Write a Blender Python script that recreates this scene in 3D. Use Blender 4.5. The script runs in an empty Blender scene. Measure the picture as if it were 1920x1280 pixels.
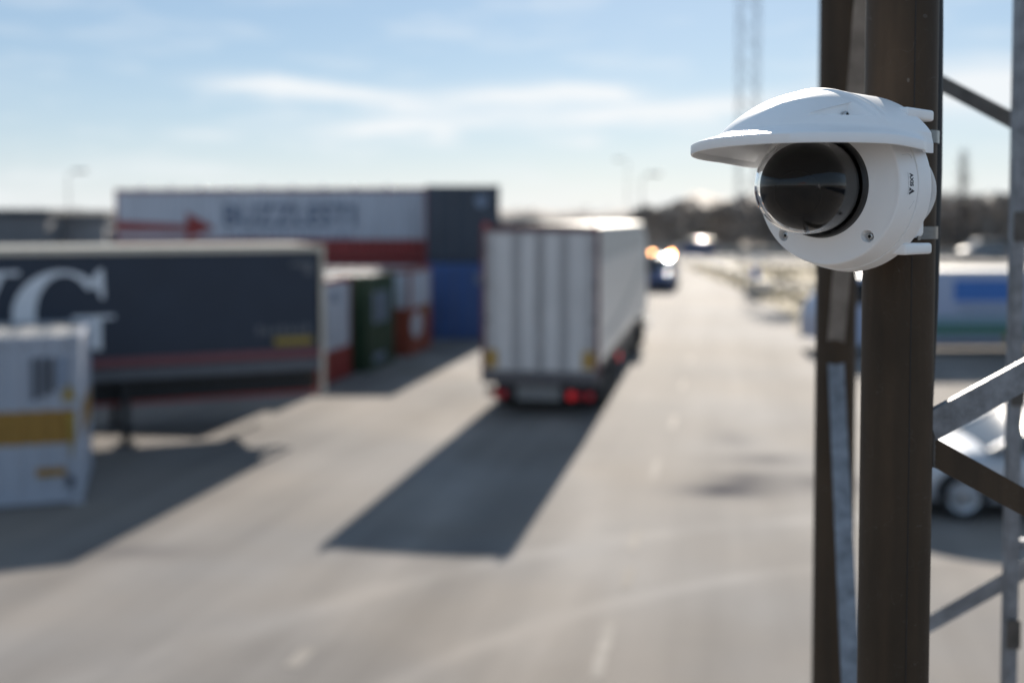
import bpy, bmesh, math, random
from mathutils import Vector, Matrix
random.seed(7)
S = bpy.context.scene
COL = S.collection
PI = math.pi
R = math.radians

# ------------------------------------------------------------------ camera
EYE = 4.1
cam = bpy.data.cameras.new('camera')
camo = bpy.data.objects.new('camera', cam)
COL.objects.link(camo)
camo.location = (0, 0, EYE)
camo.rotation_euler = (R(90 - 2.4), 0, 0)
cam.sensor_width = 36
cam.lens = 39.375
cam.shift_y = -0.075
cam.clip_start = 0.05
cam.clip_end = 6000
cam.dof.use_dof = True
cam.dof.focus_distance = 1.075
cam.dof.aperture_fstop = 2.7
cam.dof.aperture_blades = 9
S.camera = camo

# ------------------------------------------------------------------ sky and sun
SUN_AZ, SUN_EL = R(11.0), R(22.8)
w = bpy.data.worlds.new('World')
S.world = w
w.use_nodes = True
nt = w.node_tree
nt.nodes.clear()


def wn(t, **k):
    n = nt.nodes.new(t)
    for a, b in k.items():
        setattr(n, a, b)
    return n


def wmath(op, a, b=None, c=None, clamp=False):
    n = wn('ShaderNodeMath', operation=op)
    n.use_clamp = clamp
    for i, v in enumerate((a, b, c)):
        if v is None:
            continue
        if isinstance(v, (int, float)):
            n.inputs[i].default_value = v
        else:
            nt.links.new(v, n.inputs[i])
    return n.outputs[0]


sky = wn('ShaderNodeTexSky', sky_type='NISHITA')
sky.sun_disc = False
sky.sun_elevation = SUN_EL
sky.sun_rotation = SUN_AZ
sky.altitude = 30
sky.air_density = 1.0
sky.dust_density = 0.15
sky.ozone_density = 3.0
tc = wn('ShaderNodeTexCoord')
sep = wn('ShaderNodeSeparateXYZ')
nt.links.new(tc.outputs['Generated'], sep.inputs[0])
dx, dy, dz = sep.outputs
az = wmath('ARCTAN2', dx, dy)
el = wmath('ARCSINE', dz)
comb = wn('ShaderNodeCombineXYZ')
nt.links.new(wmath('MULTIPLY', az, 5.0), comb.inputs[0])
nt.links.new(wmath('MULTIPLY', el, 26.0), comb.inputs[1])
noi = wn('ShaderNodeTexNoise')
noi.inputs['Scale'].default_value = 1.6
noi.inputs['Detail'].default_value = 5
noi.inputs['Roughness'].default_value = 0.55
nt.links.new(comb.outputs[0], noi.inputs['Vector'])
nf = noi.outputs['Fac']
wob = wmath('MULTIPLY', wmath('SUBTRACT', nf, 0.5), 0.03)
elw = wmath('ADD', el, wob)
# thin streaks of cloud: azimuth, elevation, half length, half thickness, slope, strength (radians)
streaks = [(-0.207, 0.112, 0.052, 0.0075, -0.04, .85), (-0.125, 0.103, 0.062, 0.008, -0.10, .55),
           (0.012, 0.107, 0.075, 0.009, 0.02, .9), (0.072, 0.110, 0.032, 0.006, -0.12, .8),
           (-0.105, 0.079, 0.055, 0.0075, 0.03, .75), (0.03, 0.088, 0.105, 0.009, 0.01, .38),
           (0.145, 0.094, 0.08, 0.008, 0.10, .85), (0.40, 0.105, 0.085, 0.02, 0.0, .9),
           (-0.265, 0.069, 0.03, 0.006, 0.0, .3), (-0.06, 0.071, 0.014, 0.008, 0.0, .4),
           (0.066, 0.067, 0.018, 0.007, 0.0, .35), (-0.62, 0.10, 0.12, 0.012, 0.02, .8),
           (0.85, 0.13, 0.2, 0.02, -0.02, .8), (-1.3, 0.16, 0.25, 0.02, 0.02, .7)]
tot = None
for (a0, e0, sa, se, sl, st) in streaks:
    da = wmath('SUBTRACT', az, a0)
    de = wmath('SUBTRACT', wmath('SUBTRACT', elw, e0), wmath('MULTIPLY', da, sl))
    q = wmath('ADD', wmath('POWER', wmath('ABSOLUTE', wmath('MULTIPLY', da, 1 / sa)), 2.0),
              wmath('POWER', wmath('ABSOLUTE', wmath('MULTIPLY', de, 1 / se)), 2.0))
    g = wmath('MULTIPLY', wmath('POWER', 2.718, wmath('MULTIPLY', q, -1.0)), st * 1.15)
    tot = g if tot is None else wmath('ADD', tot, g)
# broken thin cloud over the rest of the sky, thickened to add fill
band = wmath('MULTIPLY', wmath('SUBTRACT', nf, 0.49, clamp=True), 1.3)
tot = wmath('ADD', tot, band)
# pale veil low over the horizon
veil = wmath('MULTIPLY', wmath('POWER', 2.718, wmath('MULTIPLY', wmath('ABSOLUTE', el), -19.0)), 0.85)
tot = wmath('ADD', tot, veil)
tot = wmath('MINIMUM', tot, 0.93)
# even haze added over the whole sky to flatten the glow and fill shade
hmix = wn('ShaderNodeMix', data_type='RGBA')
hmix.inputs[0].default_value = 0.8
nt.links.new(sky.outputs[0], hmix.inputs[6])
hmix.inputs[7].default_value = (1.28, 1.8, 2.42, 1)
cmix = wn('ShaderNodeMix', data_type='RGBA')
nt.links.new(tot, cmix.inputs[0])
nt.links.new(hmix.outputs[2], cmix.inputs[6])
cmix.inputs[7].default_value = (4.3, 4.45, 4.55, 1)
bg = wn('ShaderNodeBackground')
bg.inputs['Strength'].default_value = 0.098
nt.links.new(cmix.outputs[2], bg.inputs[0])
out = wn('ShaderNodeOutputWorld')
nt.links.new(bg.outputs[0], out.inputs[0])

sl = bpy.data.lights.new('sun', 'SUN')
sl.energy = 4.55
sl.angle = R(0.53)
sl.color = (1.0, 0.91, 0.79)
so = bpy.data.objects.new('sun', sl)
COL.objects.link(so)
so.location = (10, 40, 30)
so.rotation_euler = Vector((math.sin(SUN_AZ) * math.cos(SUN_EL), math.cos(SUN_AZ) * math.cos(SUN_EL),
                            math.sin(SUN_EL))).to_track_quat('Z', 'Y').to_euler()

S.render.engine = 'CYCLES'
S.cycles.use_denoising = True
S.cycles.max_bounces = 10
S.cycles.sample_clamp_indirect = 6
S.view_settings.view_transform = 'Standard'
S.view_settings.look = 'None'
S.view_settings.exposure = 1.13
S.view_settings.gamma = 1.0
S.view_settings.use_curve_mapping = False


# ------------------------------------------------------------------ materials
def pmat(name, col, rough=0.6, metal=0.0, var=0.12, scale=6.0, bump=0.0, bscale=None, stretch=(1, 1, 1), spec=0.5,
         coat=0.0, emit=None, estr=0.0, rvar=0.0):
    m = bpy.data.materials.new(name)
    m.use_nodes = True
    t = m.node_tree
    b = t.nodes['Principled BSDF']
    b.inputs['Roughness'].default_value = rough
    b.inputs['Metallic'].default_value = metal
    b.inputs['Specular IOR Level'].default_value = spec
    b.inputs['Coat Weight'].default_value = coat
    c = t.nodes.new('ShaderNodeTexCoord')
    mp = t.nodes.new('ShaderNodeMapping')
    mp.inputs['Scale'].default_value = stretch
    t.links.new(c.outputs['Object'], mp.inputs[0])
    n = t.nodes.new('ShaderNodeTexNoise')
    n.inputs['Scale'].default_value = scale
    n.inputs['Detail'].default_value = 6
    n.inputs['Roughness'].default_value = 0.6
    t.links.new(mp.outputs[0], n.inputs['Vector'])
    r = t.nodes.new('ShaderNodeValToRGB')
    r.color_ramp.elements[0].position = 0.3
    r.color_ramp.elements[1].position = 0.7
    r.color_ramp.elements[0].color = (*[max(0, v * (1 - var)) for v in col], 1)
    r.color_ramp.elements[1].color = (*[min(1, v * (1 + var)) for v in col], 1)
    t.links.new(n.outputs['Fac'], r.inputs[0])
    t.links.new(r.outputs[0], b.inputs['Base Color'])
    if rvar:
        mr = t.nodes.new('ShaderNodeMapRange')
        mr.inputs['To Min'].default_value = max(0, rough - rvar)
        mr.inputs['To Max'].default_value = min(1, rough + rvar)
        t.links.new(n.outputs['Fac'], mr.inputs[0])
        t.links.new(mr.outputs[0], b.inputs['Roughness'])
    if bump:
        n2 = t.nodes.new('ShaderNodeTexNoise')
        n2.inputs['Scale'].default_value = bscale or scale * 8
        n2.inputs['Detail'].default_value = 4
        t.links.new(mp.outputs[0], n2.inputs['Vector'])
        bp = t.nodes.new('ShaderNodeBump')
        bp.inputs['Strength'].default_value = bump
        bp.inputs['Distance'].default_value = 0.002
        t.links.new(n2.outputs['Fac'], bp.inputs['Height'])
        t.links.new(bp.outputs[0], b.inputs['Normal'])
    if emit:
        b.inputs['Emission Color'].default_value = (*emit, 1)
        b.inputs['Emission Strength'].default_value = estr
    return m


M = {}
M['housing'] = pmat('housing_white', (0.90, 0.90, 0.90), 0.42, var=0.012, scale=30, bump=0.04, bscale=2500)
M['visor'] = pmat('visor_white', (0.89, 0.89, 0.89), 0.38, var=0.012, scale=30, bump=0.03, bscale=2500)
M['seam'] = pmat('seam_grey', (0.55, 0.55, 0.56), 0.5)
M['ring'] = pmat('ring_black', (0.012, 0.012, 0.013), 0.42, var=0.1)
M['liner'] = pmat('liner_black', (0.003, 0.003, 0.0035), 0.6, var=0.1, spec=0.1)
M['lens'] = pmat('lens_black', (0.012, 0.012, 0.014), 0.12, coat=0.6)
M['screw'] = pmat('screw_steel', (0.5, 0.5, 0.5), 0.25, 1.0)
M['socket'] = pmat('socket_dark', (0.01, 0.01, 0.01), 0.5)
M['band'] = pmat('band_steel', (0.20, 0.21, 0.22), 0.28, 1.0, var=0.12, scale=40, stretch=(1, 1, 8))
M['logo'] = pmat('logo_ink', (0.03, 0.034, 0.045), 0.5, var=0.02)
M['tagline'] = pmat('tagline_ink', (0.33, 0.335, 0.35), 0.5, var=0.02)
M['black_rubber'] = pmat('cable_black', (0.012, 0.013, 0.015), 0.5)
M['white_cable'] = pmat('cable_white', (0.72, 0.72, 0.72), 0.5)
M['galv'] = pmat('galvanised_steel', (0.23, 0.24, 0.26), 0.5, 0.3, var=0.4, scale=35, bump=0.25, bscale=180, rvar=0.15)
M['galv_mid'] = pmat('dull_steel', (0.25, 0.235, 0.22), 0.55, 0.2, var=0.3, scale=25, stretch=(1, 1, .2), bump=0.2, bscale=160)
M['galv_dark'] = pmat('weathered_steel', (0.10, 0.092, 0.085), 0.5, 0.4, var=0.35, scale=22, bump=0.2, bscale=160)


def pole_mat():
    m = pmat('brown_steel', (0.058, 0.041, 0.027), 0.6, 0.0, var=0.24, scale=9, stretch=(1.3, 1.3, 0.6), bump=0.12, bscale=120, rvar=0.1, spec=0.2)
    t = m.node_tree
    b = t.nodes['Principled BSDF']
    ramp = [n for n in t.nodes if n.type == 'VALTORGB'][0]
    c = t.nodes.new('ShaderNodeTexCoord')
    # sparse pale scratches and flecks
    v = t.nodes.new('ShaderNodeTexVoronoi')
    v.inputs['Scale'].default_value = 16
    mp = t.nodes.new('ShaderNodeMapping')
    mp.inputs['Scale'].default_value = (1.4, 1.4, 0.8)
    t.links.new(c.outputs['Object'], mp.inputs[0])
    t.links.new(mp.outputs[0], v.inputs['Vector'])
    lt = t.nodes.new('ShaderNodeMath')
    lt.operation = 'LESS_THAN'
    lt.inputs[1].default_value = 0.03
    t.links.new(v.outputs['Distance'], lt.inputs[0])
    mx = t.nodes.new('ShaderNodeMix')
    mx.data_type = 'RGBA'
    mul = t.nodes.new('ShaderNodeMath')
    mul.operation = 'MULTIPLY'
    mul.inputs[1].default_value = 0.35
    t.links.new(lt.outputs[0], mul.inputs[0])
    t.links.new(mul.outputs[0], mx.inputs[0])
    t.links.new(ramp.outputs[0], mx.inputs[6])
    mx.inputs[7].default_value = (0.25, 0.24, 0.22, 1)
    # rusty runs and hairline scratches
    n3 = t.nodes.new('ShaderNodeTexNoise')
    n3.inputs['Scale'].default_value = 30
    n3.inputs['Detail'].default_value = 5
    mp3 = t.nodes.new('ShaderNodeMapping')
    mp3.inputs['Scale'].default_value = (1.5, 1.5, 0.12)
    t.links.new(c.outputs['Object'], mp3.inputs[0])
    t.links.new(mp3.outputs[0], n3.inputs['Vector'])
    r3 = t.nodes.new('ShaderNodeValToRGB')
    r3.color_ramp.elements[0].position = 0.40
    r3.color_ramp.elements[0].color = (0.86, 0.85, 0.85, 1)
    r3.color_ramp.elements[1].position = 0.66
    r3.color_ramp.elements[1].color = (1.14, 1.07, 1.02, 1)
    t.links.new(n3.outputs['Fac'], r3.inputs[0])
    m3 = t.nodes.new('ShaderNodeMix')
    m3.data_type = 'RGBA'
    m3.blend_type = 'MULTIPLY'
    m3.inputs[0].default_value = 1.0
    t.links.new(mx.outputs[2], m3.inputs[6])
    t.links.new(r3.outputs[0], m3.inputs[7])
    n4 = t.nodes.new('ShaderNodeTexNoise')
    n4.inputs['Scale'].default_value = 14
    n4.inputs['Detail'].default_value = 1
    n4.inputs['Distortion'].default_value = 2.5
    mp4 = t.nodes.new('ShaderNodeMapping')
    mp4.inputs['Scale'].default_value = (1, 1, 1.6)
    mp4.inputs['Rotation'].default_value = (0.4, 0.9, 0.2)
    t.links.new(c.outputs['Object'], mp4.inputs[0])
    t.links.new(mp4.outputs[0], n4.inputs['Vector'])
    sb4 = t.nodes.new('ShaderNodeMath')
    sb4.operation = 'COMPARE'
    sb4.inputs[1].default_value = 0.62
    sb4.inputs[2].default_value = 0.0016
    t.links.new(n4.outputs['Fac'], sb4.inputs[0])
    ml4 = t.nodes.new('ShaderNodeMath')
    ml4.operation = 'MULTIPLY'
    ml4.inputs[1].default_value = 0.3
    t.links.new(sb4.outputs[0], ml4.inputs[0])
    m4 = t.nodes.new('ShaderNodeMix')
    m4.data_type = 'RGBA'
    t.links.new(ml4.outputs[0], m4.inputs[0])
    t.links.new(m3.outputs[2], m4.inputs[6])
    m4.inputs[7].default_value = (0.2, 0.19, 0.18, 1)
    t.links.new(m4.outputs[2], b.inputs['Base Color'])
    return m


M['pole'] = pole_mat()
g = bpy.data.materials.new('clear_dome')
g.use_nodes = True
gb = g.node_tree.nodes['Principled BSDF']
gb.inputs['Base Color'].default_value = (0.97, 0.975, 0.98, 1)
gb.inputs['Transmission Weight'].default_value = 1.0
gb.inputs['Roughness'].default_value = 0.0
gb.inputs['Specular IOR Level'].default_value = 0.3
gb.inputs['IOR'].default_value = 1.29
M['dome'] = g
M['glass'] = pmat('vehicle_glass', (0.02, 0.025, 0.03), 0.06, var=0.1, coat=0.5)
M['tyre'] = pmat('tyre_rubber', (0.014, 0.014, 0.015), 0.8, var=0.3)
M['rim'] = pmat('rim_silver', (0.42, 0.43, 0.45), 0.3, 0.9)
M['chassis'] = pmat('chassis_black', (0.018, 0.019, 0.022), 0.6, var=0.3)
M['chrome'] = pmat('chrome', (0.85, 0.85, 0.86), 0.06, 1.0, var=0.02)
M['chrome_soft'] = pmat('satin_chrome', (0.85, 0.85, 0.86), 0.22, 1.0, var=0.02)
M['truck_white'] = pmat('truck_white', (0.62, 0.60, 0.585), 0.4, var=0.06, scale=2, stretch=(1, 1, 0.3))
M['truck_roof'] = pmat('truck_roof', (0.50, 0.49, 0.47), 0.6, var=0.05)
M['truck_door'] = pmat('truck_door', (0.56, 0.535, 0.525), 0.45, var=0.08, scale=3, stretch=(1, 1, 0.2))
M['truck_panel'] = pmat('truck_panel', (0.63, 0.60, 0.585), 0.45, var=0.12, scale=2.5, stretch=(1, 1, 0.25))
M['truck_groove'] = pmat('truck_groove', (0.44, 0.42, 0.415), 0.5)
M['truck_frame'] = pmat('truck_frame_red', (0.15, 0.045, 0.05), 0.5, var=0.2)
M['side_grey'] = pmat('side_grey', (0.42, 0.43, 0.43), 0.45, var=0.08)
M['sill'] = pmat('sill_grey', (0.11, 0.10, 0.105), 0.55, var=0.25)
M['marker_yellow'] = pmat('marker_yellow', (0.42, 0.25, 0.05), 0.5)
M['plate_grey'] = pmat('plate_grey', (0.23, 0.225, 0.22), 0.55)
M['tail_red'] = pmat('tail_lamp', (0.25, 0.012, 0.015), 0.3, emit=(1, 0.03, 0.04), estr=0.14)
M['reflector_red'] = pmat('reflector_red', (0.16, 0.012, 0.018), 0.2, emit=(1, 0.03, 0.06), estr=0.05)
M['reflector_bright'] = pmat('reflector_side', (0.4, 0.012, 0.03), 0.2, emit=(1, 0.02, 0.06), estr=0.9)
M['navy'] = pmat('curtain_navy', (0.020, 0.030, 0.052), 0.5, var=0.12, scale=1.2, bump=0.2, bscale=6)
M['letter_white'] = pmat('letter_white', (0.78, 0.79, 0.82), 0.55, var=0.05)
M['rail_cream'] = pmat('rail_cream', (0.62, 0.55, 0.45), 0.35, 0.2, var=0.15)
M['stripe_pink'] = pmat('stripe_red', (0.21, 0.07, 0.08), 0.5)
M['guard_grey'] = pmat('guard_grey', (0.12, 0.125, 0.14), 0.5)
M['red_paint'] = pmat('red_paint', (0.27, 0.03, 0.028), 0.45, var=0.2, scale=3, stretch=(1, 1, 0.3))
M['orange_red'] = pmat('orange_red_paint', (0.30, 0.065, 0.035), 0.5, var=0.25, scale=2.5)
M['cont_white'] = pmat('container_white', (0.52, 0.54, 0.60), 0.45, var=0.1, scale=2.5, stretch=(1, 1, 0.25))
M['cont_dark'] = pmat('container_dark', (0.045, 0.058, 0.082), 0.5, var=0.2, scale=2.5, stretch=(1, 1, 0.3))
M['cont_blue'] = pmat('container_blue', (0.05, 0.115, 0.31), 0.5, var=0.2, scale=2.5, stretch=(1, 1, 0.3))
M['cont_green'] = pmat('container_green', (0.018, 0.052, 0.024), 0.5, var=0.2, scale=2.5)
M['cont_roof'] = pmat('container_roof', (0.24, 0.24, 0.24), 0.42, var=0.25)
M['cont_grey'] = pmat('container_grey', (0.30, 0.31, 0.33), 0.5, var=0.15)
M['reefer_white'] = pmat('reefer_white', (0.36, 0.39, 0.455), 0.42, var=0.1, scale=2, stretch=(1, 1, 0.3))
M['band_yellow'] = pmat('band_yellow', (0.30, 0.16, 0.025), 0.5, var=0.1)
M['ink'] = pmat('marking_ink', (0.06, 0.07, 0.09), 0.6)
M['ink_pale'] = pmat('marking_pale', (0.20, 0.25, 0.34), 0.6)
M['ink_mid'] = pmat('lettering_blue', (0.12, 0.16, 0.24), 0.6)
M['yellow'] = pmat('yellow', (0.32, 0.22, 0.035), 0.5)
M['van_blue'] = pmat('van_blue', (0.03, 0.07, 0.19), 0.3, coat=0.5)
M['car_white'] = pmat('car_silver_white', (0.46, 0.48, 0.52), 0.25, 0.15, var=0.03, coat=0.6)
M['amber'] = pmat('amber_lamp', (0.8, 0.3, 0.06), 0.3, emit=(1.0, 0.42, 0.15), estr=26)
M['glint'] = pmat('glint_glow', (0.9, 0.9, 0.9), 0.2, emit=(1, 0.98, 0.95), estr=130)  # emission for the van's painted-in white glint
M['lamp_off'] = pmat('lamp_lens', (0.55, 0.56, 0.58), 0.1, coat=0.5)
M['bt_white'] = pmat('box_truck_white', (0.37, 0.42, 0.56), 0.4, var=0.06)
M['bt_blue'] = pmat('box_truck_blue', (0.04, 0.16, 0.48), 0.45, var=0.08)
M['bt_green'] = pmat('box_truck_green', (0.03, 0.14, 0.085), 0.45)
M['bt_teal'] = pmat('box_truck_teal', (0.17, 0.28, 0.33), 0.45)
M['bldg'] = pmat('building_grey', (0.15, 0.155, 0.165), 0.7, var=0.15, scale=0.4)
M['bldg_pale'] = pmat('building_pale', (0.24, 0.24, 0.25), 0.7, var=0.15, scale=0.4)
M['bldg_dark'] = pmat('building_roof', (0.05, 0.06, 0.068), 0.7)
M['trees'] = pmat('winter_wood', (0.27, 0.235, 0.205), 0.9, var=0.5, scale=0.12)  # wood tone lifted paler in place of distant haze
M['hill'] = pmat('dry_hillside', (0.27, 0.23, 0.20), 0.9, var=0.35, scale=0.15)  # hillside brown lightened to stand in for distant haze
M['bark'] = pmat('bark', (0.06, 0.05, 0.045), 0.9)
M['grass'] = pmat('dry_grass', (0.20, 0.155, 0.075), 0.9, var=0.35, scale=0.5)
M['line'] = pmat('line_paint', (0.222, 0.205, 0.188), 0.85, var=0.25, scale=3, spec=0.2)
M['line_worn'] = pmat('line_paint_worn', (0.205, 0.188, 0.171), 0.85, var=0.25, scale=2, spec=0.2)
M['crane_orange'] = pmat('crane_orange', (0.55, 0.13, 0.04), 0.5)
M['concrete'] = pmat('concrete', (0.30, 0.29, 0.27), 0.8, var=0.15, scale=1)


def ground_mat():
    m = bpy.data.materials.new('worn_asphalt')
    m.use_nodes = True
    t = m.node_tree
    b = t.nodes['Principled BSDF']
    N = t.nodes.new
    L = t.links.new
    c = N('ShaderNodeTexCoord')

    def mth(op, a, bb=None, cl=False):
        n = N('ShaderNodeMath')
        n.operation = op
        n.use_clamp = cl
        for i, v in enumerate((a, bb)):
            if v is None:
                continue
            if isinstance(v, (int, float)):
                n.inputs[i].default_value = v
            else:
                L(v, n.inputs[i])
        return n.outputs[0]

    def noise(vec, sc, det=5, rough=.55):
        n = N('ShaderNodeTexNoise')
        n.inputs['Scale'].default_value = sc
        n.inputs['Detail'].default_value = det
        n.inputs['Roughness'].default_value = rough
        L(vec, n.inputs['Vector'])
        return n.outputs['Fac']
    obj = c.outputs['Object']
    # along the lane
    mp = N('ShaderNodeMapping')
    mp.vector_type = 'TEXTURE'
    mp.inputs['Rotation'].default_value = (0, 0, R(-11))
    mp.inputs['Scale'].default_value = (0.9, 16, 1)
    L(obj, mp.inputs[0])
    streak = noise(mp.outputs[0], 0.8, 4)
    patch = noise(obj, 0.22, 5)
    fine = noise(obj, 40, 3)
    sp = N('ShaderNodeSeparateXYZ')
    L(obj, sp.inputs[0])
    X, Y = sp.outputs[0], sp.outputs[1]
    tot = None
    # curved wheel tracks: centre, radius, half width, strength
    for (cx, cy, rr, hw, st) in ((6.2, 4.4, 8.97, 0.11, 0.5), (6.2, 4.4, 10.9, 0.13, 0.35), (7.5, 1.5, 14.0, 0.16, 0.3),
                                 (-30, 18, 31.2, 0.3, 0.35), (-30, 18, 29.1, 0.3, 0.25), (22, -6, 25, 0.22, 0.25)):
        ddx = mth('SUBTRACT', X, cx)
        ddy = mth('SUBTRACT', Y, cy)
        d = mth('SQRT', mth('ADD', mth('MULTIPLY', ddx, ddx), mth('MULTIPLY', ddy, ddy)))
        d = mth('ABSOLUTE', mth('SUBTRACT', d, rr))
        d = mth('SUBTRACT', 1.0, mth('MULTIPLY', d, 1 / (2 * hw)), True)
        d = mth('MULTIPLY', mth('MULTIPLY', d, st), mth('MULTIPLY', mth('SUBTRACT', patch, 0.32, True), 2.6))
        tot = d if tot is None else mth('ADD', tot, d)
    v = mth('ADD', mth('MULTIPLY', mth('SUBTRACT', streak, 0.5), 1.5), mth('MULTIPLY', mth('SUBTRACT', patch, 0.5), 1.3))
    v = mth('ADD', v, mth('MULTIPLY', mth('SUBTRACT', fine, 0.5), 0.25))
    v = mth('ADD', v, mth('MULTIPLY', tot, 1.5))
    shade_n = noise(obj, 1.1, 3)
    painted_shade = None  # soft shadow patches painted dark into the asphalt colour
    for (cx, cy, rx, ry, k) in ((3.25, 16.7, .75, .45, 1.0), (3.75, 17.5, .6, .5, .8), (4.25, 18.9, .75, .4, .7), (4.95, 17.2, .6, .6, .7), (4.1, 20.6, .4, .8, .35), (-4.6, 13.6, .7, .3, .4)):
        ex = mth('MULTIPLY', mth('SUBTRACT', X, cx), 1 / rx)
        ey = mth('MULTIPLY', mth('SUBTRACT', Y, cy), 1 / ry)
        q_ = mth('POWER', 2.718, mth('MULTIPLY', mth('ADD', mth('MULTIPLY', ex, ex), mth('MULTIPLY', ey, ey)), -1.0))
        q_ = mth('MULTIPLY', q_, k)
        painted_shade = q_ if painted_shade is None else mth('ADD', painted_shade, q_)
    painted_shade = mth('MULTIPLY', painted_shade, mth('ADD', shade_n, 0.45), True)
    v = mth('ADD', v, 0.5, True)
    r = N('ShaderNodeValToRGB')
    r.color_ramp.elements[0].position = 0.0
    r.color_ramp.elements[0].color = (0.104, 0.098, 0.094, 1)
    r.color_ramp.elements[1].position = 1.0
    r.color_ramp.elements[1].color = (0.230, 0.217, 0.205, 1)
    L(v, r.inputs[0])
    wt = N('ShaderNodeMix')
    wt.data_type = 'RGBA'
    wt.blend_type = 'MULTIPLY'
    wr = N('ShaderNodeValToRGB')
    wr.color_ramp.elements[0].position = 0.38
    wr.color_ramp.elements[0].color = (0.97, 0.99, 1.03, 1)
    wr.color_ramp.elements[1].position = 0.62
    wr.color_ramp.elements[1].color = (1.05, 0.99, 0.93, 1)
    L(noise(obj, 0.16, 4), wr.inputs[0])
    wt.inputs[0].default_value = 1.0
    L(r.outputs[0], wt.inputs[6])
    L(wr.outputs[0], wt.inputs[7])
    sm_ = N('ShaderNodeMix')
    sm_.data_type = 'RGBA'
    L(mth('MULTIPLY', painted_shade, 1.15, True), sm_.inputs[0])
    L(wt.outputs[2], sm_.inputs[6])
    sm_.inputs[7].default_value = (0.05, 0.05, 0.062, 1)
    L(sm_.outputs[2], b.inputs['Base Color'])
    b.inputs['Roughness'].default_value = 0.88
    L(mth('MULTIPLY', mth('SUBTRACT', 1.0, mth('MULTIPLY', painted_shade, 1.0, True)), 0.19), b.inputs['Specular IOR Level'])  # sheen dropped inside the painted shadow patches
    bp = N('ShaderNodeBump')
    bp.inputs['Strength'].default_value = 0.35
    bp.inputs['Distance'].default_value = 0.006
    L(noise(obj, 70, 3), bp.inputs['Height'])
    L(bp.outputs[0], b.inputs['Normal'])
    return m


M['ground'] = ground_mat()


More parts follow.
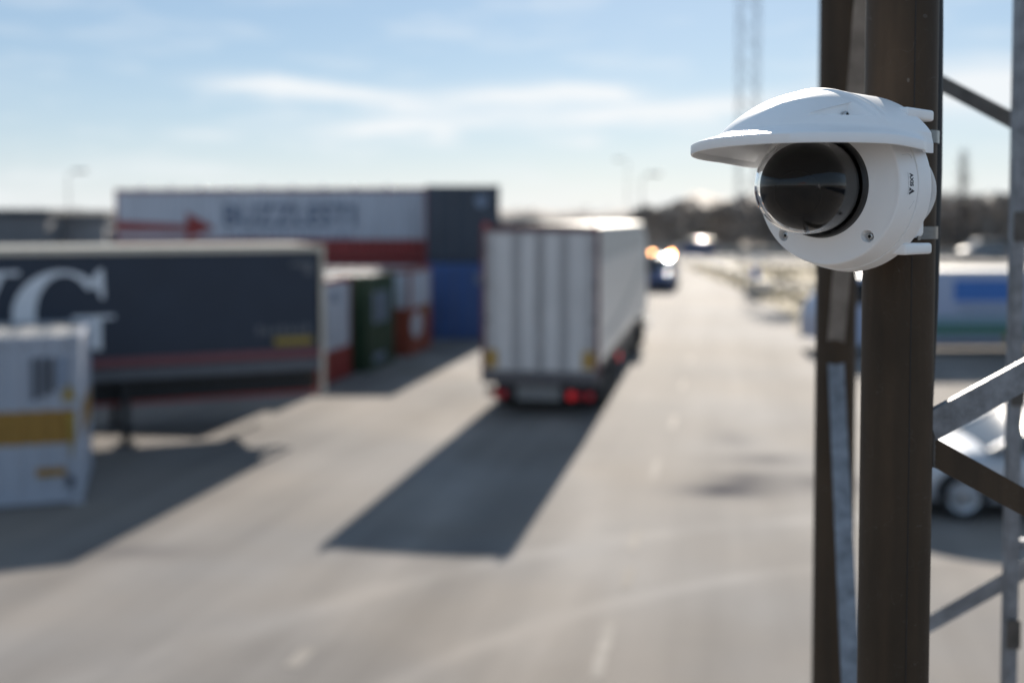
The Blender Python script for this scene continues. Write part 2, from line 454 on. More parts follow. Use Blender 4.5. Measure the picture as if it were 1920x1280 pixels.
# ------------------------------------------------------------------ mesh helpers
class MB:
    def __init__(s):
        s.v = []
        s.f = []
        s.m = []
        s.slots = []

    def _mi(s, mat):
        if mat is None:
            return 0
        if mat not in s.slots:
            s.slots.append(mat)
        return s.slots.index(mat)

    def poly(s, pts, mat=None):
        i = len(s.v)
        s.v += [tuple(p) for p in pts]
        s.f.append(tuple(range(i, i + len(pts))))
        s.m.append(s._mi(mat))

    def grid(s, rows, closed=False, mat=None):
        i0 = len(s.v)
        n = len(rows[0])
        for r in rows:
            s.v += [tuple(p) for p in r]
        k = s._mi(mat)
        for a in range(len(rows) - 1):
            for b in range(n if closed else n - 1):
                c = (b + 1) % n
                s.f.append((i0 + a * n + b, i0 + a * n + c, i0 + (a + 1) * n + c, i0 + (a + 1) * n + b))
                s.m.append(k)
        return i0

    def box(s, x0, x1, y0, y1, z0, z1, mat=None, bev=0.0):
        if bev > 0:
            bm = bmesh.new()
            bmesh.ops.create_cube(bm, size=1)
            for v in bm.verts:
                v.co = Vector(((x0 + x1) / 2 + v.co.x * (x1 - x0), (y0 + y1) / 2 + v.co.y * (y1 - y0), (z0 + z1) / 2 + v.co.z * (z1 - z0)))
            bmesh.ops.bevel(bm, geom=bm.edges[:], offset=bev, segments=3, affect='EDGES', profile=0.5)
            s.add_bm(bm, mat)
            return s
        i = len(s.v)
        s.v += [(x, y, z) for x in (x0, x1) for y in (y0, y1) for z in (z0, z1)]
        for f in ((0, 1, 3, 2), (4, 6, 7, 5), (0, 4, 5, 1), (2, 3, 7, 6), (0, 2, 6, 4), (1, 5, 7, 3)):
            s.f.append(tuple(i + k for k in f))
            s.m.append(s._mi(mat))
        return s

    def add_bm(s, bm, mat=None):
        i = len(s.v)
        bm.verts.index_update()
        s.v += [tuple(v.co) for v in bm.verts]
        k = s._mi(mat)
        for f in bm.faces:
            s.f.append(tuple(i + v.index for v in f.verts))
            s.m.append(k)
        bm.free()

    def obox(s, p, q, wdt, hgt, up=(0, 0, 1), mat=None, off=(0, 0)):
        """box beam from p to q, width across, height along up"""
        p, q = Vector(p), Vector(q)
        d = (q - p).normalized()
        side = d.cross(Vector(up)).normalized()
        u = side.cross(d).normalized()
        i = len(s.v)
        for e in (p, q):
            for a in (-.5, .5):
                for b in (-.5, .5):
                    s.v.append(tuple(e + side * (a * wdt + off[0]) + u * (b * hgt + off[1])))
        for f in ((0, 1, 3, 2), (4, 6, 7, 5), (0, 4, 5, 1), (2, 3, 7, 6), (0, 2, 6, 4), (1, 5, 7, 3)):
            s.f.append(tuple(i + k for k in f))
            s.m.append(s._mi(mat))
        return s

    def tube(s, pts, rad, n=12, caps=True, mat=None):
        pts = [Vector(p) for p in pts]
        rads = rad if isinstance(rad, (list, tuple)) else [rad] * len(pts)
        rows = []
        ref = Vector((0, 0, 1)) if abs((pts[1] - pts[0]).normalized().z) < .9 else Vector((0, 1, 0))
        for i, p in enumerate(pts):
            d = (pts[min(i + 1, len(pts) - 1)] - pts[max(i - 1, 0)]).normalized()
            a = d.cross(ref).normalized()
            b = a.cross(d).normalized()
            rows.append([p + (a * math.cos(2 * PI * k / n) + b * math.sin(2 * PI * k / n)) * rads[i] for k in range(n)])
        i0 = s.grid(rows, True, mat)
        if caps:
            k = s._mi(mat)
            s.f.append(tuple(i0 + j for j in range(n))[::-1])
            s.f.append(tuple(i0 + (len(pts) - 1) * n + j for j in range(n)))
            s.m += [k, k]
        return s

    def lathe(s, prof, n=32, axis='y', c=(0, 0, 0), mat=None, close=False):
        """prof: list of (axial, radius)"""
        rows = []
        for (h, r) in prof:
            row = []
            for k in range(n):
                a = 2 * PI * k / n
                x, y = r * math.cos(a), r * math.sin(a)
                p = {'y': (x, h, y), 'x': (h, x, y), 'z': (x, y, h)}[axis]
                row.append((p[0] + c[0], p[1] + c[1], p[2] + c[2]))
            rows.append(row)
        if close:
            rows.append(rows[0])
        s.grid(rows, True, mat)
        return s

    def build(s, name, mat, parent=None, smooth=None, kind=None):
        me = bpy.data.meshes.new(name)
        me.from_pydata(s.v, [], s.f)
        if s.slots:
            for x in s.slots:
                me.materials.append(M[x] if isinstance(x, str) else x)
            me.polygons.foreach_set('material_index', s.m)
        else:
            me.materials.append(M[mat] if isinstance(mat, str) else mat)
        me.update()
        bm = bmesh.new()
        bm.from_mesh(me)
        bmesh.ops.remove_doubles(bm, verts=bm.verts, dist=1e-6)
        bmesh.ops.recalc_face_normals(bm, faces=bm.faces)
        bm.to_mesh(me)
        bm.free()
        if smooth:
            me.shade_smooth()
            me.set_sharp_from_angle(angle=R(smooth))
        o = bpy.data.objects.new(name, me)
        COL.objects.link(o)
        if parent:
            o.parent = parent
        if kind:
            o['kind'] = kind
        return o


def thing(name, label, cat, loc=(0, 0, 0), rz=0.0, group=None):
    o = bpy.data.objects.new(name, None)
    o.empty_display_size = 0.2
    COL.objects.link(o)
    o.location = loc
    o.rotation_euler = (0, 0, rz)
    o['label'] = label
    o['category'] = cat
    if group:
        o['group'] = group
    return o


def tag(o, label, cat, group=None):
    o['label'] = label
    o['category'] = cat
    if group:
        o['group'] = group
    return o


def text_geo(body, size, bold=0.0, spacing=1.0):
    cu = bpy.data.curves.new('t', 'FONT')
    cu.body = body
    cu.size = size
    cu.offset = bold
    cu.space_character = spacing
    cu.align_x = 'CENTER'
    cu.align_y = 'CENTER'
    o = bpy.data.objects.new('t', cu)
    COL.objects.link(o)
    dg = bpy.context.evaluated_depsgraph_get()
    me = bpy.data.meshes.new_from_object(o.evaluated_get(dg))
    vs = [v.co.copy() for v in me.vertices]
    fs = [tuple(p.vertices) for p in me.polygons]
    bpy.data.objects.remove(o)
    bpy.data.curves.remove(cu)
    bpy.data.meshes.remove(me)
    return vs, fs


def add_flat(mb, vs, fs, fn):
    i = len(mb.v)
    mb.v += [tuple(fn(v)) for v in vs]
    for f in fs:
        mb.f.append(tuple(i + k for k in f))
        mb.m.append(0)


# ------------------------------------------------------------------ ground
gm = MB()
gs = [-3000, -600, -200, -60, -20, 0, 20, 60, 200, 600, 3000]
gm.grid([[(x, y, 0) for x in gs] for y in gs])
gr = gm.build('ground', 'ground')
gr['kind'] = 'structure'
# grass verge along the right of the lane
vm = MB()
vp = [(9.9, 38.5), (11.8, 47.2), (12.2, 52), (12.4, 57.7), (13.2, 66), (14.0, 86), (15.2, 98), (60, 92), (46, 66), (30, 50), (19, 41.5)]
vm.poly([(x, y, 0.05) for x, y in vp])
for i in range(len(vp)):
    a, b = vp[i], vp[(i + 1) % len(vp)]
    vm.poly([(a[0], a[1], 0.05), (a[0], a[1], -.01), (b[0], b[1], -.01), (b[0], b[1], 0.05)])
vg = vm.build('grass_verge', 'grass')
vg['kind'] = 'structure'
# tufts on the verge
tm = MB()
rnd = random.Random(3)
for _ in range(2600):
    x = rnd.uniform(11, 40)
    y = rnd.uniform(44, 92)
    if x < 12.6 + max(0, (y - 55)) * 0.05 or x > 12 + (y - 38) * 0.75 or x > 45:
        continue
    h = rnd.uniform(.12, .45)
    a = rnd.uniform(0, PI)
    dx_, dy_ = math.cos(a) * .12, math.sin(a) * .12
    tm.poly([(x - dx_, y - dy_, .045), (x + dx_, y + dy_, .045), (x + rnd.uniform(-.15, .15), y + rnd.uniform(-.1, .1), h)])
to = tm.build('verge_grass', 'grass')
to['kind'] = 'stuff'
tag(to, 'dry yellow brown grass growing on the verge beside the lane', 'grass')

# lane markings: worn dashes
ROAD = R(11.0)


def dash(x, y, ln, wd, mat, ang=ROAD):
    u = Vector((math.sin(ang), math.cos(ang), 0))
    s = Vector((math.cos(ang), -math.sin(ang), 0))
    c = Vector((x, y, 0.004))
    n = 9
    rl = [c + u * (ln * (i / (n - 1) - .5)) - s * wd * (.5 + rnd.uniform(-.12, .06)) for i in range(n)]
    rr = [c + u * (ln * (i / (n - 1) - .5)) + s * wd * (.5 + rnd.uniform(-.12, .06)) for i in range(n)]
    mb = MB()
    mb.grid([rl, rr])
    o = mb.build('lane_dash', mat, gr)
    return o


for (x, y, ln, wd, mt) in ((0.88, 10.55, 1.5, .12, 'line'), (1.57, 14.15, 0.9, .12, 'line_worn'), (1.32, 12.6, .8, .12, 'line_worn'),
                           (2.35, 18.2, 1.5, .12, 'line_worn'), (3.25, 22.4, 1.6, .12, 'line'), (4.2, 27.4, 1.6, .12, 'line_worn'),
                           (5.2, 32.4, 1.6, .12, 'line_worn'), (-1.98, 10.3, .5, .16, 'line'), (6.2, 37.6, 1.6, .12, 'line_worn')):
    dash(x, y, ln, wd, mt)

# ------------------------------------------------------------------ lattice mast (foreground)
A = Vector((0.430, 1.245, 0))
B = Vector((0.638, 2.2, 0))
C = Vector((1.36, 1.55, 0))
RP = 0.0385
mast = thing('lattice_mast', 'tall brown steel lattice mast carrying the white dome camera', 'mast', (0.8, 1.66, 0))
O = Vector(mast.location)


def leg(P, seed):
    mb = MB()
    n = 48
    rows = []
    for z in (0.0, 9.5):
        rows.append([(P.x - O.x + RP * math.cos(2 * PI * k / n), P.y - O.y + RP * math.sin(2 * PI * k / n), z) for k in range(n)])
    mb.grid(rows, True)
    mb.poly(rows[1])
    return mb.build('leg', 'pole', mast, 40)


la, lb, lc = leg(A, 1), leg(B, 2), leg(C, 3)
# weld seam down the near leg
mb = MB()
sa = math.atan2(-A.y, -A.x) + 0.36
ca, sna = math.cos(sa), math.sin(sa)
px_, py_ = A.x - O.x + (RP + .0001) * ca, A.y - O.y + (RP + .0001) * sna
mb.tube([(px_, py_, 0.05), (px_, py_, 9.4)], 0.0005, 6)
mb.build('weld_seam', 'black_rubber', la)
for P in (A, B, C):
    mb = MB()
    mb.box(P.x - O.x - .11, P.x - O.x + .11, P.y - O.y - .11, P.y - O.y + .11, 0.0, 0.02)
    mb.build('base_plate', 'galv_dark', mast)


def brace(P, zp, Q, zq, mat, size=0.03, trim=RP * .9, flip=False):
    p = Vector((P.x, P.y, zp)) - O
    q = Vector((Q.x, Q.y, zq)) - O
    d = (q - p).normalized()
    hd = Vector((d.x, d.y, 0)).length
    p = p + d * (trim / hd)
    q = q - d * (trim / hd)
    view = Vector((0, 0, EYE)) - O - p
    side = d.cross(Vector((0, 0, 1))).normalized()
    if side.dot(view) < 0:
        side = -side
    if flip:
        side = (view - d * view.dot(d)).normalized()
    up = side.cross(d).normalized()
    if up.z < 0 or (flip and up.x > 0):
        up = -up
    th = 0.004
    mb = MB()
    s1 = size

    def slab(o_s, o_u, ws, wu):
        i = len(mb.v)
        for e in (p, q):
            for a in (0, 1):
                for b in (0, 1):
                    mb.v.append(tuple(e + side * (o_s - a * ws) + up * (o_u - b * wu)))
        for f in ((0, 1, 3, 2), (4, 6, 7, 5), (0, 4, 5, 1), (2, 3, 7, 6), (0, 2, 6, 4), (1, 5, 7, 3)):
            mb.f.append(tuple(i + k for k in f))
            mb.m.append(0)
    slab(s1 / 2, s1 / 2, th, s1)                 # flange facing the viewer's side
    slab(s1 / 2 - th, s1 / 2, s1 * (.8 if flip else .11), th)       # top flange
    return mb.build('brace', mat, mast)


brace(A, 3.853, C, 4.249, 'galv', 0.0335)
brace(A, 3.859, C, 3.345, 'pole', 0.029)
brace(A, 5.16, C, 4.30, 'pole', 0.03)
brace(A, 2.56, C, 3.30, 'galv', 0.03)
brace(A, 2.55, C, 1.8, 'pole', 0.03)
brace(B, 4.466, C, 3.889, 'galv_dark', 0.027)
brace(B, 4.474, C, 5.10, 'galv_dark', 0.027)
brace(B, 3.18, C, 3.98, 'galv', 0.027)
brace(B, 3.17, C, 2.6, 'galv_dark', 0.027)
brace(B, 3.835, A, 2.785, 'galv', 0.030, trim=.006, flip=True)
brace(B, 3.845, A, 4.893, 'galv_mid', 0.032, trim=.006, flip=True)
brace(B, 5.86, A, 4.86, 'galv_dark', 0.034)
brace(B, 1.75, A, 2.74, 'galv_dark', 0.034)
dAC = (C - A).normalized()
for (zz, sl_) in ((3.853, .405), (3.859, -.525)):
    p0 = A - O + dAC * (RP * .97)
    mbw = MB()
    pts = []
    for k in range(15):
        f = k / 14 - .5
        pts.append((p0.x + dAC.x * .002 - dAC.y * (-.014), p0.y + dAC.y * .002 - dAC.x * .014, zz + sl_ * RP + f * .036))
    mbw.tube(pts, [.0022 + .0006 * math.sin(k * 2.3) for k in range(15)], 8)
    mbw.build('weld_bead', 'galv_dark', mast, 50)
# cable ladder fixed up the back face
lad = thing('cable_ladder', 'slim galvanised cable ladder upright at the right edge behind braces', 'cable ladder', (0.862, 1.9, 0))
mb = MB()
for (x0, x1, y0, y1) in ((-.009, .009, 0, .003), (-.009, -.006, .003, .025)):
    mb.box(x0, x1, y0, y1, 0, 9.0)
mb.build('rail', 'galv', lad)
mb = MB()
for (x0, x1, y0, y1) in ((.30, .322, 0, .003), (.319, .322, .003, .025)):
    mb.box(x0, x1, y0, y1, 0, 9.0)
mb.build('rail', 'galv', lad)
for i in range(30):
    mb = MB()
    z = .25 + i * .3 - .02
    mb.box(-.0059, .319, .004, .020, z, z + .016)
    mb.build('rung', 'galv', lad)
for z in (3.36, 3.2, 3.78, 4.06):
    mb = MB()
    mb.box(-.012, .012, -.004, -.0005, z, z + .05)
    mb.build('clip', 'galv_dark', lad)

# black cable run behind the near leg
cz = []
for i in range(60):
    z = 0.1 + i * (9.2 / 59)
    bulge = math.exp(-((z - 4.18) / .22) ** 2) * 0.0045 - (0.0075 if z < 3.9 else 0) * min(1, (3.9 - z) / .12 if z < 3.9 else 0)
    cz.append((A.x + .0475 + bulge - .003, A.y + .031, z))
mb = MB()
mb.tube(cz, 0.0095, 12)
tag(mb.build('power_cable', 'black_rubber', None, 50), 'black cable running up behind the near brown mast leg', 'cable')

# ------------------------------------------------------------------ the dome camera
CAM_LOC = (0.316, 1.13, 4.131)
sc = thing('surveillance_camera', 'white dome security camera with peaked visor strapped to the brown mast', 'camera', CAM_LOC, R(-45))
# local frame: x to the viewer's side, y back to the mast, z up
body = MB()
prof = [(-.004, 0.044), (-.0096, 0.0500), (-.0096, .0516)]
prof += [(-.0096 + .0096 * (k / 8) ** .8, 0.0516 + (.0758 - .0516) * k / 8) for k in range(1, 9)]
for k in range(1, 9):
    a = k / 8 * R(74)
    prof.append((0.0034 - 0.0034 * math.cos(a), 0.0758 + 0.0034 * math.sin(a)))
prof += [(0.010, 0.0803), (0.0262, 0.0837), (0.0264, 0.0826), (0.0274, 0.0826), (0.0277, 0.0846), (0.046, 0.0872)]
for k in range(1, 7):
    a = k / 6 * R(80)
    prof.append((0.046 + 0.012 * math.sin(a), 0.0755 + 0.0117 * math.cos(a)))
prof += [(0.0585, 0.06), (0.0585, 0.0)]
body.lathe(prof, 160)
drum = body.build('housing', 'housing', sc, 35)
# screw recesses cut into the face
SCR = [(0.0470, -0.0495), (-0.0470, -0.0495), (0.0470, 0.0495), (-0.0470, 0.0495)]
cb = MB()
for (x, z) in SCR:
    i = len(cb.v)
    n = 28
    rows = []
    for (yy, rr) in ((-.012, .0066), (-.003, .0064), (0.0048, .0046)):
        rows.append([(x + rr * math.cos(2 * PI * k / n), yy, z + rr * math.sin(2 * PI * k / n)) for k in range(n)])
    cb.grid(rows, True)
    cb.poly(rows[0])
    cb.poly(rows[-1])
cut = cb.build('cut', 'housing', sc)
bm_ = drum.modifiers.new('b', 'BOOLEAN')
bm_.operation = 'DIFFERENCE'
bm_.object = cut
bm_.solver = 'EXACT'
bpy.context.view_layer.update()
me2 = bpy.data.meshes.new_from_object(drum.evaluated_get(bpy.context.evaluated_depsgraph_get()))
drum.modifiers.clear()
drum.data = me2
bpy.data.objects.remove(cut)
me2.set_sharp_from_angle(angle=R(30))


def hex_screw(name, c, ax, r, parent):
    """pan screw with a star socket; ax = outward direction"""
    ax = Vector(ax).normalized()
    q = Vector((0, 0, 1)).rotation_difference(ax).to_matrix()
    mb = MB()
    rows = []
    for (h, rr) in ((-.002, r), (0.0006, r), (0.0012, r * .92), (0.0015, r * .8)):
        rows.append([Vector(c) + q @ Vector((rr * math.cos(2 * PI * k / 24), rr * math.sin(2 * PI * k / 24), h)) for k in range(24)])
    st = []
    sb = []
    for k in range(24):
        rr = r * (.52 + (.09 if (k // 2) % 2 else -.09))
        p = Vector((rr * math.cos(2 * PI * k / 24), rr * math.sin(2 * PI * k / 24), 0.0015))
        st.append(Vector(c) + q @ p)
        p.z = -.0006
        sb.append(Vector(c) + q @ p)
    rows += [st]
    mb.grid(rows, True)
    o = mb.build(name, 'screw', parent, 40)
    mb = MB()
    st2 = [p - q @ Vector((0, 0, .0001)) for p in st]
    mb.grid([st2, sb], True)
    mb.poly(sb)
    mb.build('socket', 'socket', o)
    return o


for (x, z) in SCR[:2]:
    hex_screw('face_screw', (x, 0.0030, z), (0, -1, 0), 0.0036, sc)

# black ring round the dome
rg = MB()
rg.lathe([(0.003, 0.0515), (-.0088, 0.0515), (-.0118, 0.0513), (-.0150, 0.0509), (-.0166, 0.0501), (-.0172, .0492),
          (-.0170, .0487), (-.0158, .0484), (-.0158, 0.0477), (0.003, 0.0477)], 128)
rg.build('dome_ring', 'ring', sc, 35)
# clear dome: outer and inner skin
DC, DR, TH = -0.0432, 0.0474, 0.0022
pr = [(-.010, DR)]
pr += [(-.010 + (DC + .010) * k / 6, DR) for k in range(1, 7)]
pr += [(DC - DR * math.sin(a), DR * math.cos(a)) for a in [PI / 2 * k / 40 for k in range(1, 40)]]
pr += [(DC - DR, 0.00005)]
r2 = DR - TH
pin = [(DC - r2, 0.00005)] + [(DC - r2 * math.sin(a), r2 * math.cos(a)) for a in [PI / 2 * k / 40 for k in range(39, 0, -1)]]
pin += [(-.010 + (DC + .010) * k / 6, r2) for k in range(6, -1, -1)]
dm = MB()
dm.lathe(pr + pin, 128, close=True)
dm.build('dome', 'dome', sc, 60)
# black liner and the camera inside
lm = MB()
LC, LR = -0.0405, 0.0432
pl = [(0.0, 0.0440), (-.016, 0.0440), (-.024, LR + .0004)]
pl += [(LC - LR * math.sin(a), LR * math.cos(a)) for a in [PI / 2 * k / 30 for k in range(0, 30)]] + [(LC - LR, 0.00005)]
lm.lathe(pl, 96)
ln = lm.build('dome_liner', 'liner', sc, 60)
LD = Vector((0.34, -0.92, -0.22)).normalized()
qq = Vector((0, 0, 1)).rotation_difference(LD).to_matrix()
lens = MB()
rows = []
for (h, rr) in ((0.030, .0225), (0.0372, .0225), (0.0380, .0218), (0.0380, .0205), (0.0405, .0150), (0.0412, .0120), (0.0410, .0118), (0.0406, .0112)):
    rows.append([Vector((0, LC, 0)) + qq @ Vector((rr * math.cos(2 * PI * k / 48), rr * math.sin(2 * PI * k / 48), h)) for k in range(48)])
lens.grid(rows, True)
lb_ = lens.build('lens_barrel', 'liner', ln, 35)
gl = MB()
rows = []
for k2 in range(0, 8):
    rr = .0112 * (1 - k2 / 8)
    rows.append([Vector((0, LC, 0)) + qq @ Vector((rr * math.cos(2 * PI * k / 48), rr * math.sin(2 * PI * k / 48), .0406 + .0024 * (1 - (rr / .0112) ** 2))) for k in range(48)])
gl.grid(rows, True)
gl.poly(rows[-1])
gl.build('lens_glass', 'lens', ln, 60)

# peaked visor
VR, VA, VB = 0.0957, 0.144, 0.0831
AL0 = math.asin(0.0475 / VR)
BRA, BRB = 0.187, 0.0965      # brim plan


def smoothstep(a, b, x):
    t = max(0, min(1, (x - a) / (b - a)))
    return t * t * (3 - 2 * t)


def visor_pt(u, al, off=0.0):
    """u in [-1,1]: round the plan from the viewer's side (-1) to the far side (1); returns a, b, c on the cap"""
    rho = math.cos(al) / math.cos(AL0)
    if abs(u) > 0.5:          # straight back part
        s = (abs(u) - 0.5) / 0.5
        a = -0.056 * s
        b = math.copysign(VB * rho, u)
        pr_ = 1
    else:
        ph = u / 0.5 * PI / 2
        a = VA * math.cos(ph) * rho
        b = VB * math.sin(ph) * rho
    c = VR * math.sin(al)
    return a, b, c


NU = 360
prof_al = [AL0 + (PI / 2 - AL0) * (k / 180) for k in range(181)]


def us():
    o_ = []
    for k in range(NU + 1):
        o_.append(-1 + 2 * k / NU)
    return o_


outer = []
inner = []
for u in us():
    col = []
    ci = []
    for al in prof_al[::-1]:
        a, b, c = visor_pt(u, al)
        nrm = Vector((a / VA ** 2 if a > 0 else 0, b / VB ** 2, c / VR ** 2)).normalized()
        # rib and step behind it
        w_ = smoothstep(AL0 - .01, AL0 + .25, al)
        d = 0.0016 * math.exp(-((a - 0.030) / 0.0036) ** 4) * w_
        d -= 0.0008 * (1 - smoothstep(0.018, 0.0215, a)) * w_
        d += 0.0006 * math.exp(-((a - 0.012) / 0.0022) ** 4) * w_
        # scooped screw pocket either side
        a_, c_ = a, c
        top = 0.0578 + 0.0185 * max(0, min(1, (0.110 - a_) / 0.068)) ** 0.75
        pk = 0.0
        if 0.043 < a_ < 0.110 and 0.0578 < c_ < top:
            rt = math.sqrt(1 - (top / VR) ** 2) / math.cos(AL0)
            bt_ = VB * math.sqrt(max(0, rt * rt - (a_ / VA) ** 2))
            pk = max(0, abs(b) - bt_ + .0022 * smoothstep(0.110, 0.095, a_)) * smoothstep(0.043, 0.0525, a_)
        p = Vector((a, b - math.copysign(pk, b), c)) + nrm * d
        col.append(p)
        pi_ = Vector((a, b - math.copysign(pk, b), c)) + nrm * (min(d, 0) - 0.0026)
        ci.append(pi_)
    # flange and lip
    if abs(u) > 0.5:
        s = (abs(u) - 0.5) / 0.5
        fa = -0.056 * s
        eb = BRB + (VB + .0022 - BRB) * smoothstep(.15, .8, s)
        e = Vector((fa, math.copysign(eb, u), 0))
        base = Vector((fa, math.copysign(VB, u), 0))
    else:
        ph = u / 0.5 * PI / 2
        e = Vector((BRA * math.cos(ph), BRB * math.sin(ph), 0))
        base = Vector((VA * math.cos(ph), VB * math.sin(ph), 0))
    roll = lambda q: -0.045 * q.y
    ext = []
    for (f, c) in ((0.03, 0.0469), (0.09, 0.0455), (0.2, 0.0439), (0.4, 0.0419), (0.65, 0.0396), (0.9, 0.0374), (0.97, 0.0366), (1.0, 0.0355), (1.0, 0.0285), (0.985, 0.0275)):
        q = base.lerp(e, f)
        q.z = c
        ext.append(q)
    din = (base - e)
    dl = max(din.length, 1e-5)
    for (dd, c) in ((0.0026, 0.0275), (0.0031, .0285), (0.0034, 0.0335)):
        q = e + din / dl * min(dd, dl * .9)
        q.z = c
        ext.append(q)
    q = base.lerp(e, .1)
    q.z = .0420
    ext.append(q)
    full = col + ext + [p for p in ci[::-1] if p.z > .0435]
    while len(full) < len(col) + len(ext) + len(ci):
        full.insert(len(col) + len(ext), full[len(col) + len(ext)].copy())
    for p in full:
        p.z += -0.06 * p.y * (1 - .5 * smoothstep(.05, .09, p.z)) + 0.0036 * smoothstep(-.035, .06, p.x) * (1 - smoothstep(.04, .075, p.z))
    outer.append([(-p.y, -p.x, p.z) for p in full])
vm_ = MB()
vm_.grid(outer)
visor = vm_.build('visor', 'visor', sc, 38)
hex_screw('visor_screw', (0.0530, -0.0585, 0.0648), (0.97, -.12, .2), 0.0038, visor)

# recessed label panel outline and logo on the side of the housing


def side_pt(t, y, lift=0.0):
    """t: distance down the flank, y: back along the axis"""
    rr = 0.0803 + (y - .010) * (0.0838 - .0803) / .0168 + lift
    an = -t / 0.082
    return (rr * math.cos(an), y, rr * math.sin(an))


LT, LY = -0.0055, 0.0172
lgm = MB()
vs, fs = text_geo('AXIS', 0.0066, 0.0003, 1.06)
add_flat(lgm, vs, fs, lambda v: side_pt(LT + v.x * 0.86, LY + v.y * 1.0, 0.00022))
lgm.build('logo_letters', 'logo', drum)
tri = MB()
tx = LT + 0.0074
ty = LY - 0.0031


def tp(u, v):
    return side_pt(tx + u, ty + v, 0.00022)


tri.poly([tp(0.0000, .0000), tp(0.0000 + .0036, 0), tp(.0028, .0024), tp(0.0012, 0.0028)][::1])
tri.poly([tp(0.0016, .0036), tp(0.0036, .0078), tp(0.0072, 0.0), tp(.0048, 0.0), tp(.0036, .0026)])
tri.build('logo_triangle', 'logo', drum)
tg = MB()
vs, fs = text_geo('COMMUNICATIONS', 0.0021, 0, 1.15)
add_flat(tg, vs, fs, lambda v: side_pt(LT + .0035 + v.x * 1.0, LY - .0047 + v.y, 0.00022))
tg.build('logo_tagline', 'tagline', drum)
pan = MB()
pts = []
y1, t0, t1, rr_ = 0.0232, -0.031, 0.015, .004
for k in range(7):
    a = k / 6 * PI / 2
    pts.append((t0 + rr_ - rr_ * math.cos(a) + 0, y1 - rr_ + rr_ * math.sin(a)))
path = [(t0, 0.0105)] + pts + [(t1, y1), (t1 + .008, y1 - .0045)]
pan.tube([side_pt(t, y, 0.00002) for (t, y) in path], 0.00022, 6)
pan.build('label_panel_edge', 'seam', drum)

# mast bracket: back box, upper and lower tabs, steel bands, cable
bk = MB()
bk.box(-.058, .058, .0590, .100, -.052, .054, bev=.006)
bk.box(-.040, .040, .0965, .1215, -.046, .048, bev=.003)
mount = bk.build('mount_plate', 'housing', sc, 35)
for zc in (.0725, -.0625):
    t_ = MB()
    t_.box(-.060, .0685, .036, .0945, zc - .0056, zc + .0056, bev=.0028)
    t_.build('mount_tab', 'housing', mount, 35)
Al = Matrix.Rotation(R(45), 3, 'Z') @ (Vector((A.x, A.y, 0)) - Vector((CAM_LOC[0], CAM_LOC[1], 0)))
for (zc, hh) in ((.0565, .0068), (-.0475, .0068)):
    t_ = MB()
    ring = []
    n = 72
    for k in range(n + 1):
        a = R(-90 + 38) + (2 * PI - R(76)) * k / n
        ring.append((Al.x + (RP + .0012) * math.cos(a), Al.y + (RP + .0012) * math.sin(a)))
    st_ = [(.0545, .0925)]
    pathb = [(0.0556, .086), (0.0552, .094)] + ring + [(-.0552, .094), (-.0556, .086)]
    rows = []
    for (ro, zz) in ((0, -hh), (0, hh), (.0009, hh), (.0009, -hh), (0, -hh)):
        row = []
        for i, (x, y) in enumerate(pathb):
            p0 = Vector(pathb[max(0, i - 1)])
            p1 = Vector(pathb[min(len(pathb) - 1, i + 1)])
            d = (p1 - p0).normalized()
            nn = Vector((d.y, -d.x))
            row.append((x + nn.x * ro, y + nn.y * ro, zc + zz))
        rows.append(row)
    t_.grid(rows)
    t_.build('clamp_band', 'band', sc, 35)
cbp = [(.050, .070, .030), (.060, .085, .026), (.0655, .097, .008), (.0645, .101, -.012), (.056, .098, -.030), (.044, .092, -.040)]
cc = []
for i in range(len(cbp) - 1):
    p0, p1, p2, p3 = [Vector(cbp[max(0, min(len(cbp) - 1, i + k))]) for k in (-1, 0, 1, 2)]
    for j in range(8):
        t = j / 8
        cc.append(0.5 * ((2 * p1) + (p2 - p0) * t + (2 * p0 - 5 * p1 + 4 * p2 - p3) * t * t + (3 * p1 - p0 - 3 * p2 + p3) * t ** 3))
t_ = MB()
t_.tube(cc, .0032, 12)
t_.build('lead_cable', 'white_cable', sc, 50)


# ------------------------------------------------------------------ shared vehicle pieces
def wheel(parent, x, y, r, wd, name='wheel', rim=.58):
    """axle along local x, centre (x, y, r)"""
    t = MB()
    s = 1 if x > 0 else -1
    t.lathe([(-wd / 2, r * rim), (-wd / 2, r * .93), (-wd / 2 + .03, r), (wd / 2 - .03, r), (wd / 2, r * .93), (wd / 2, r * rim)], 28, 'x', (x, y, r + .001), close=True)
    ty = t.build(name, 'tyre', parent, 40)
    q = MB()
    f = wd / 2 * s
    q.lathe([(f * .8, r * rim), (f * .7, r * (rim - .06)), (f * .35, r * .42), (f * .5, r * .2), (f * .75, r * .18), (f * .8, 0.001)], 28, 'x', (x, y, r + .001))
    for k in range(5):
        a = 2 * PI * k / 5
        q.obox((x + f * .62, y + r * .15 * math.cos(a), r + r * .15 * math.sin(a)), (x + f * .72, y + r * .54 * math.cos(a), r + r * .54 * math.sin(a)), r * .14, .02, (1, 0, 0))
    q.build('rim', 'rim', ty, 40)
    return ty


def boxpart(name, mat, parent, *a, bev=0.0):
    mb = MB()
    mb.box(*a, bev=bev)
    return mb.build(name, mat, parent, 35 if bev else None)


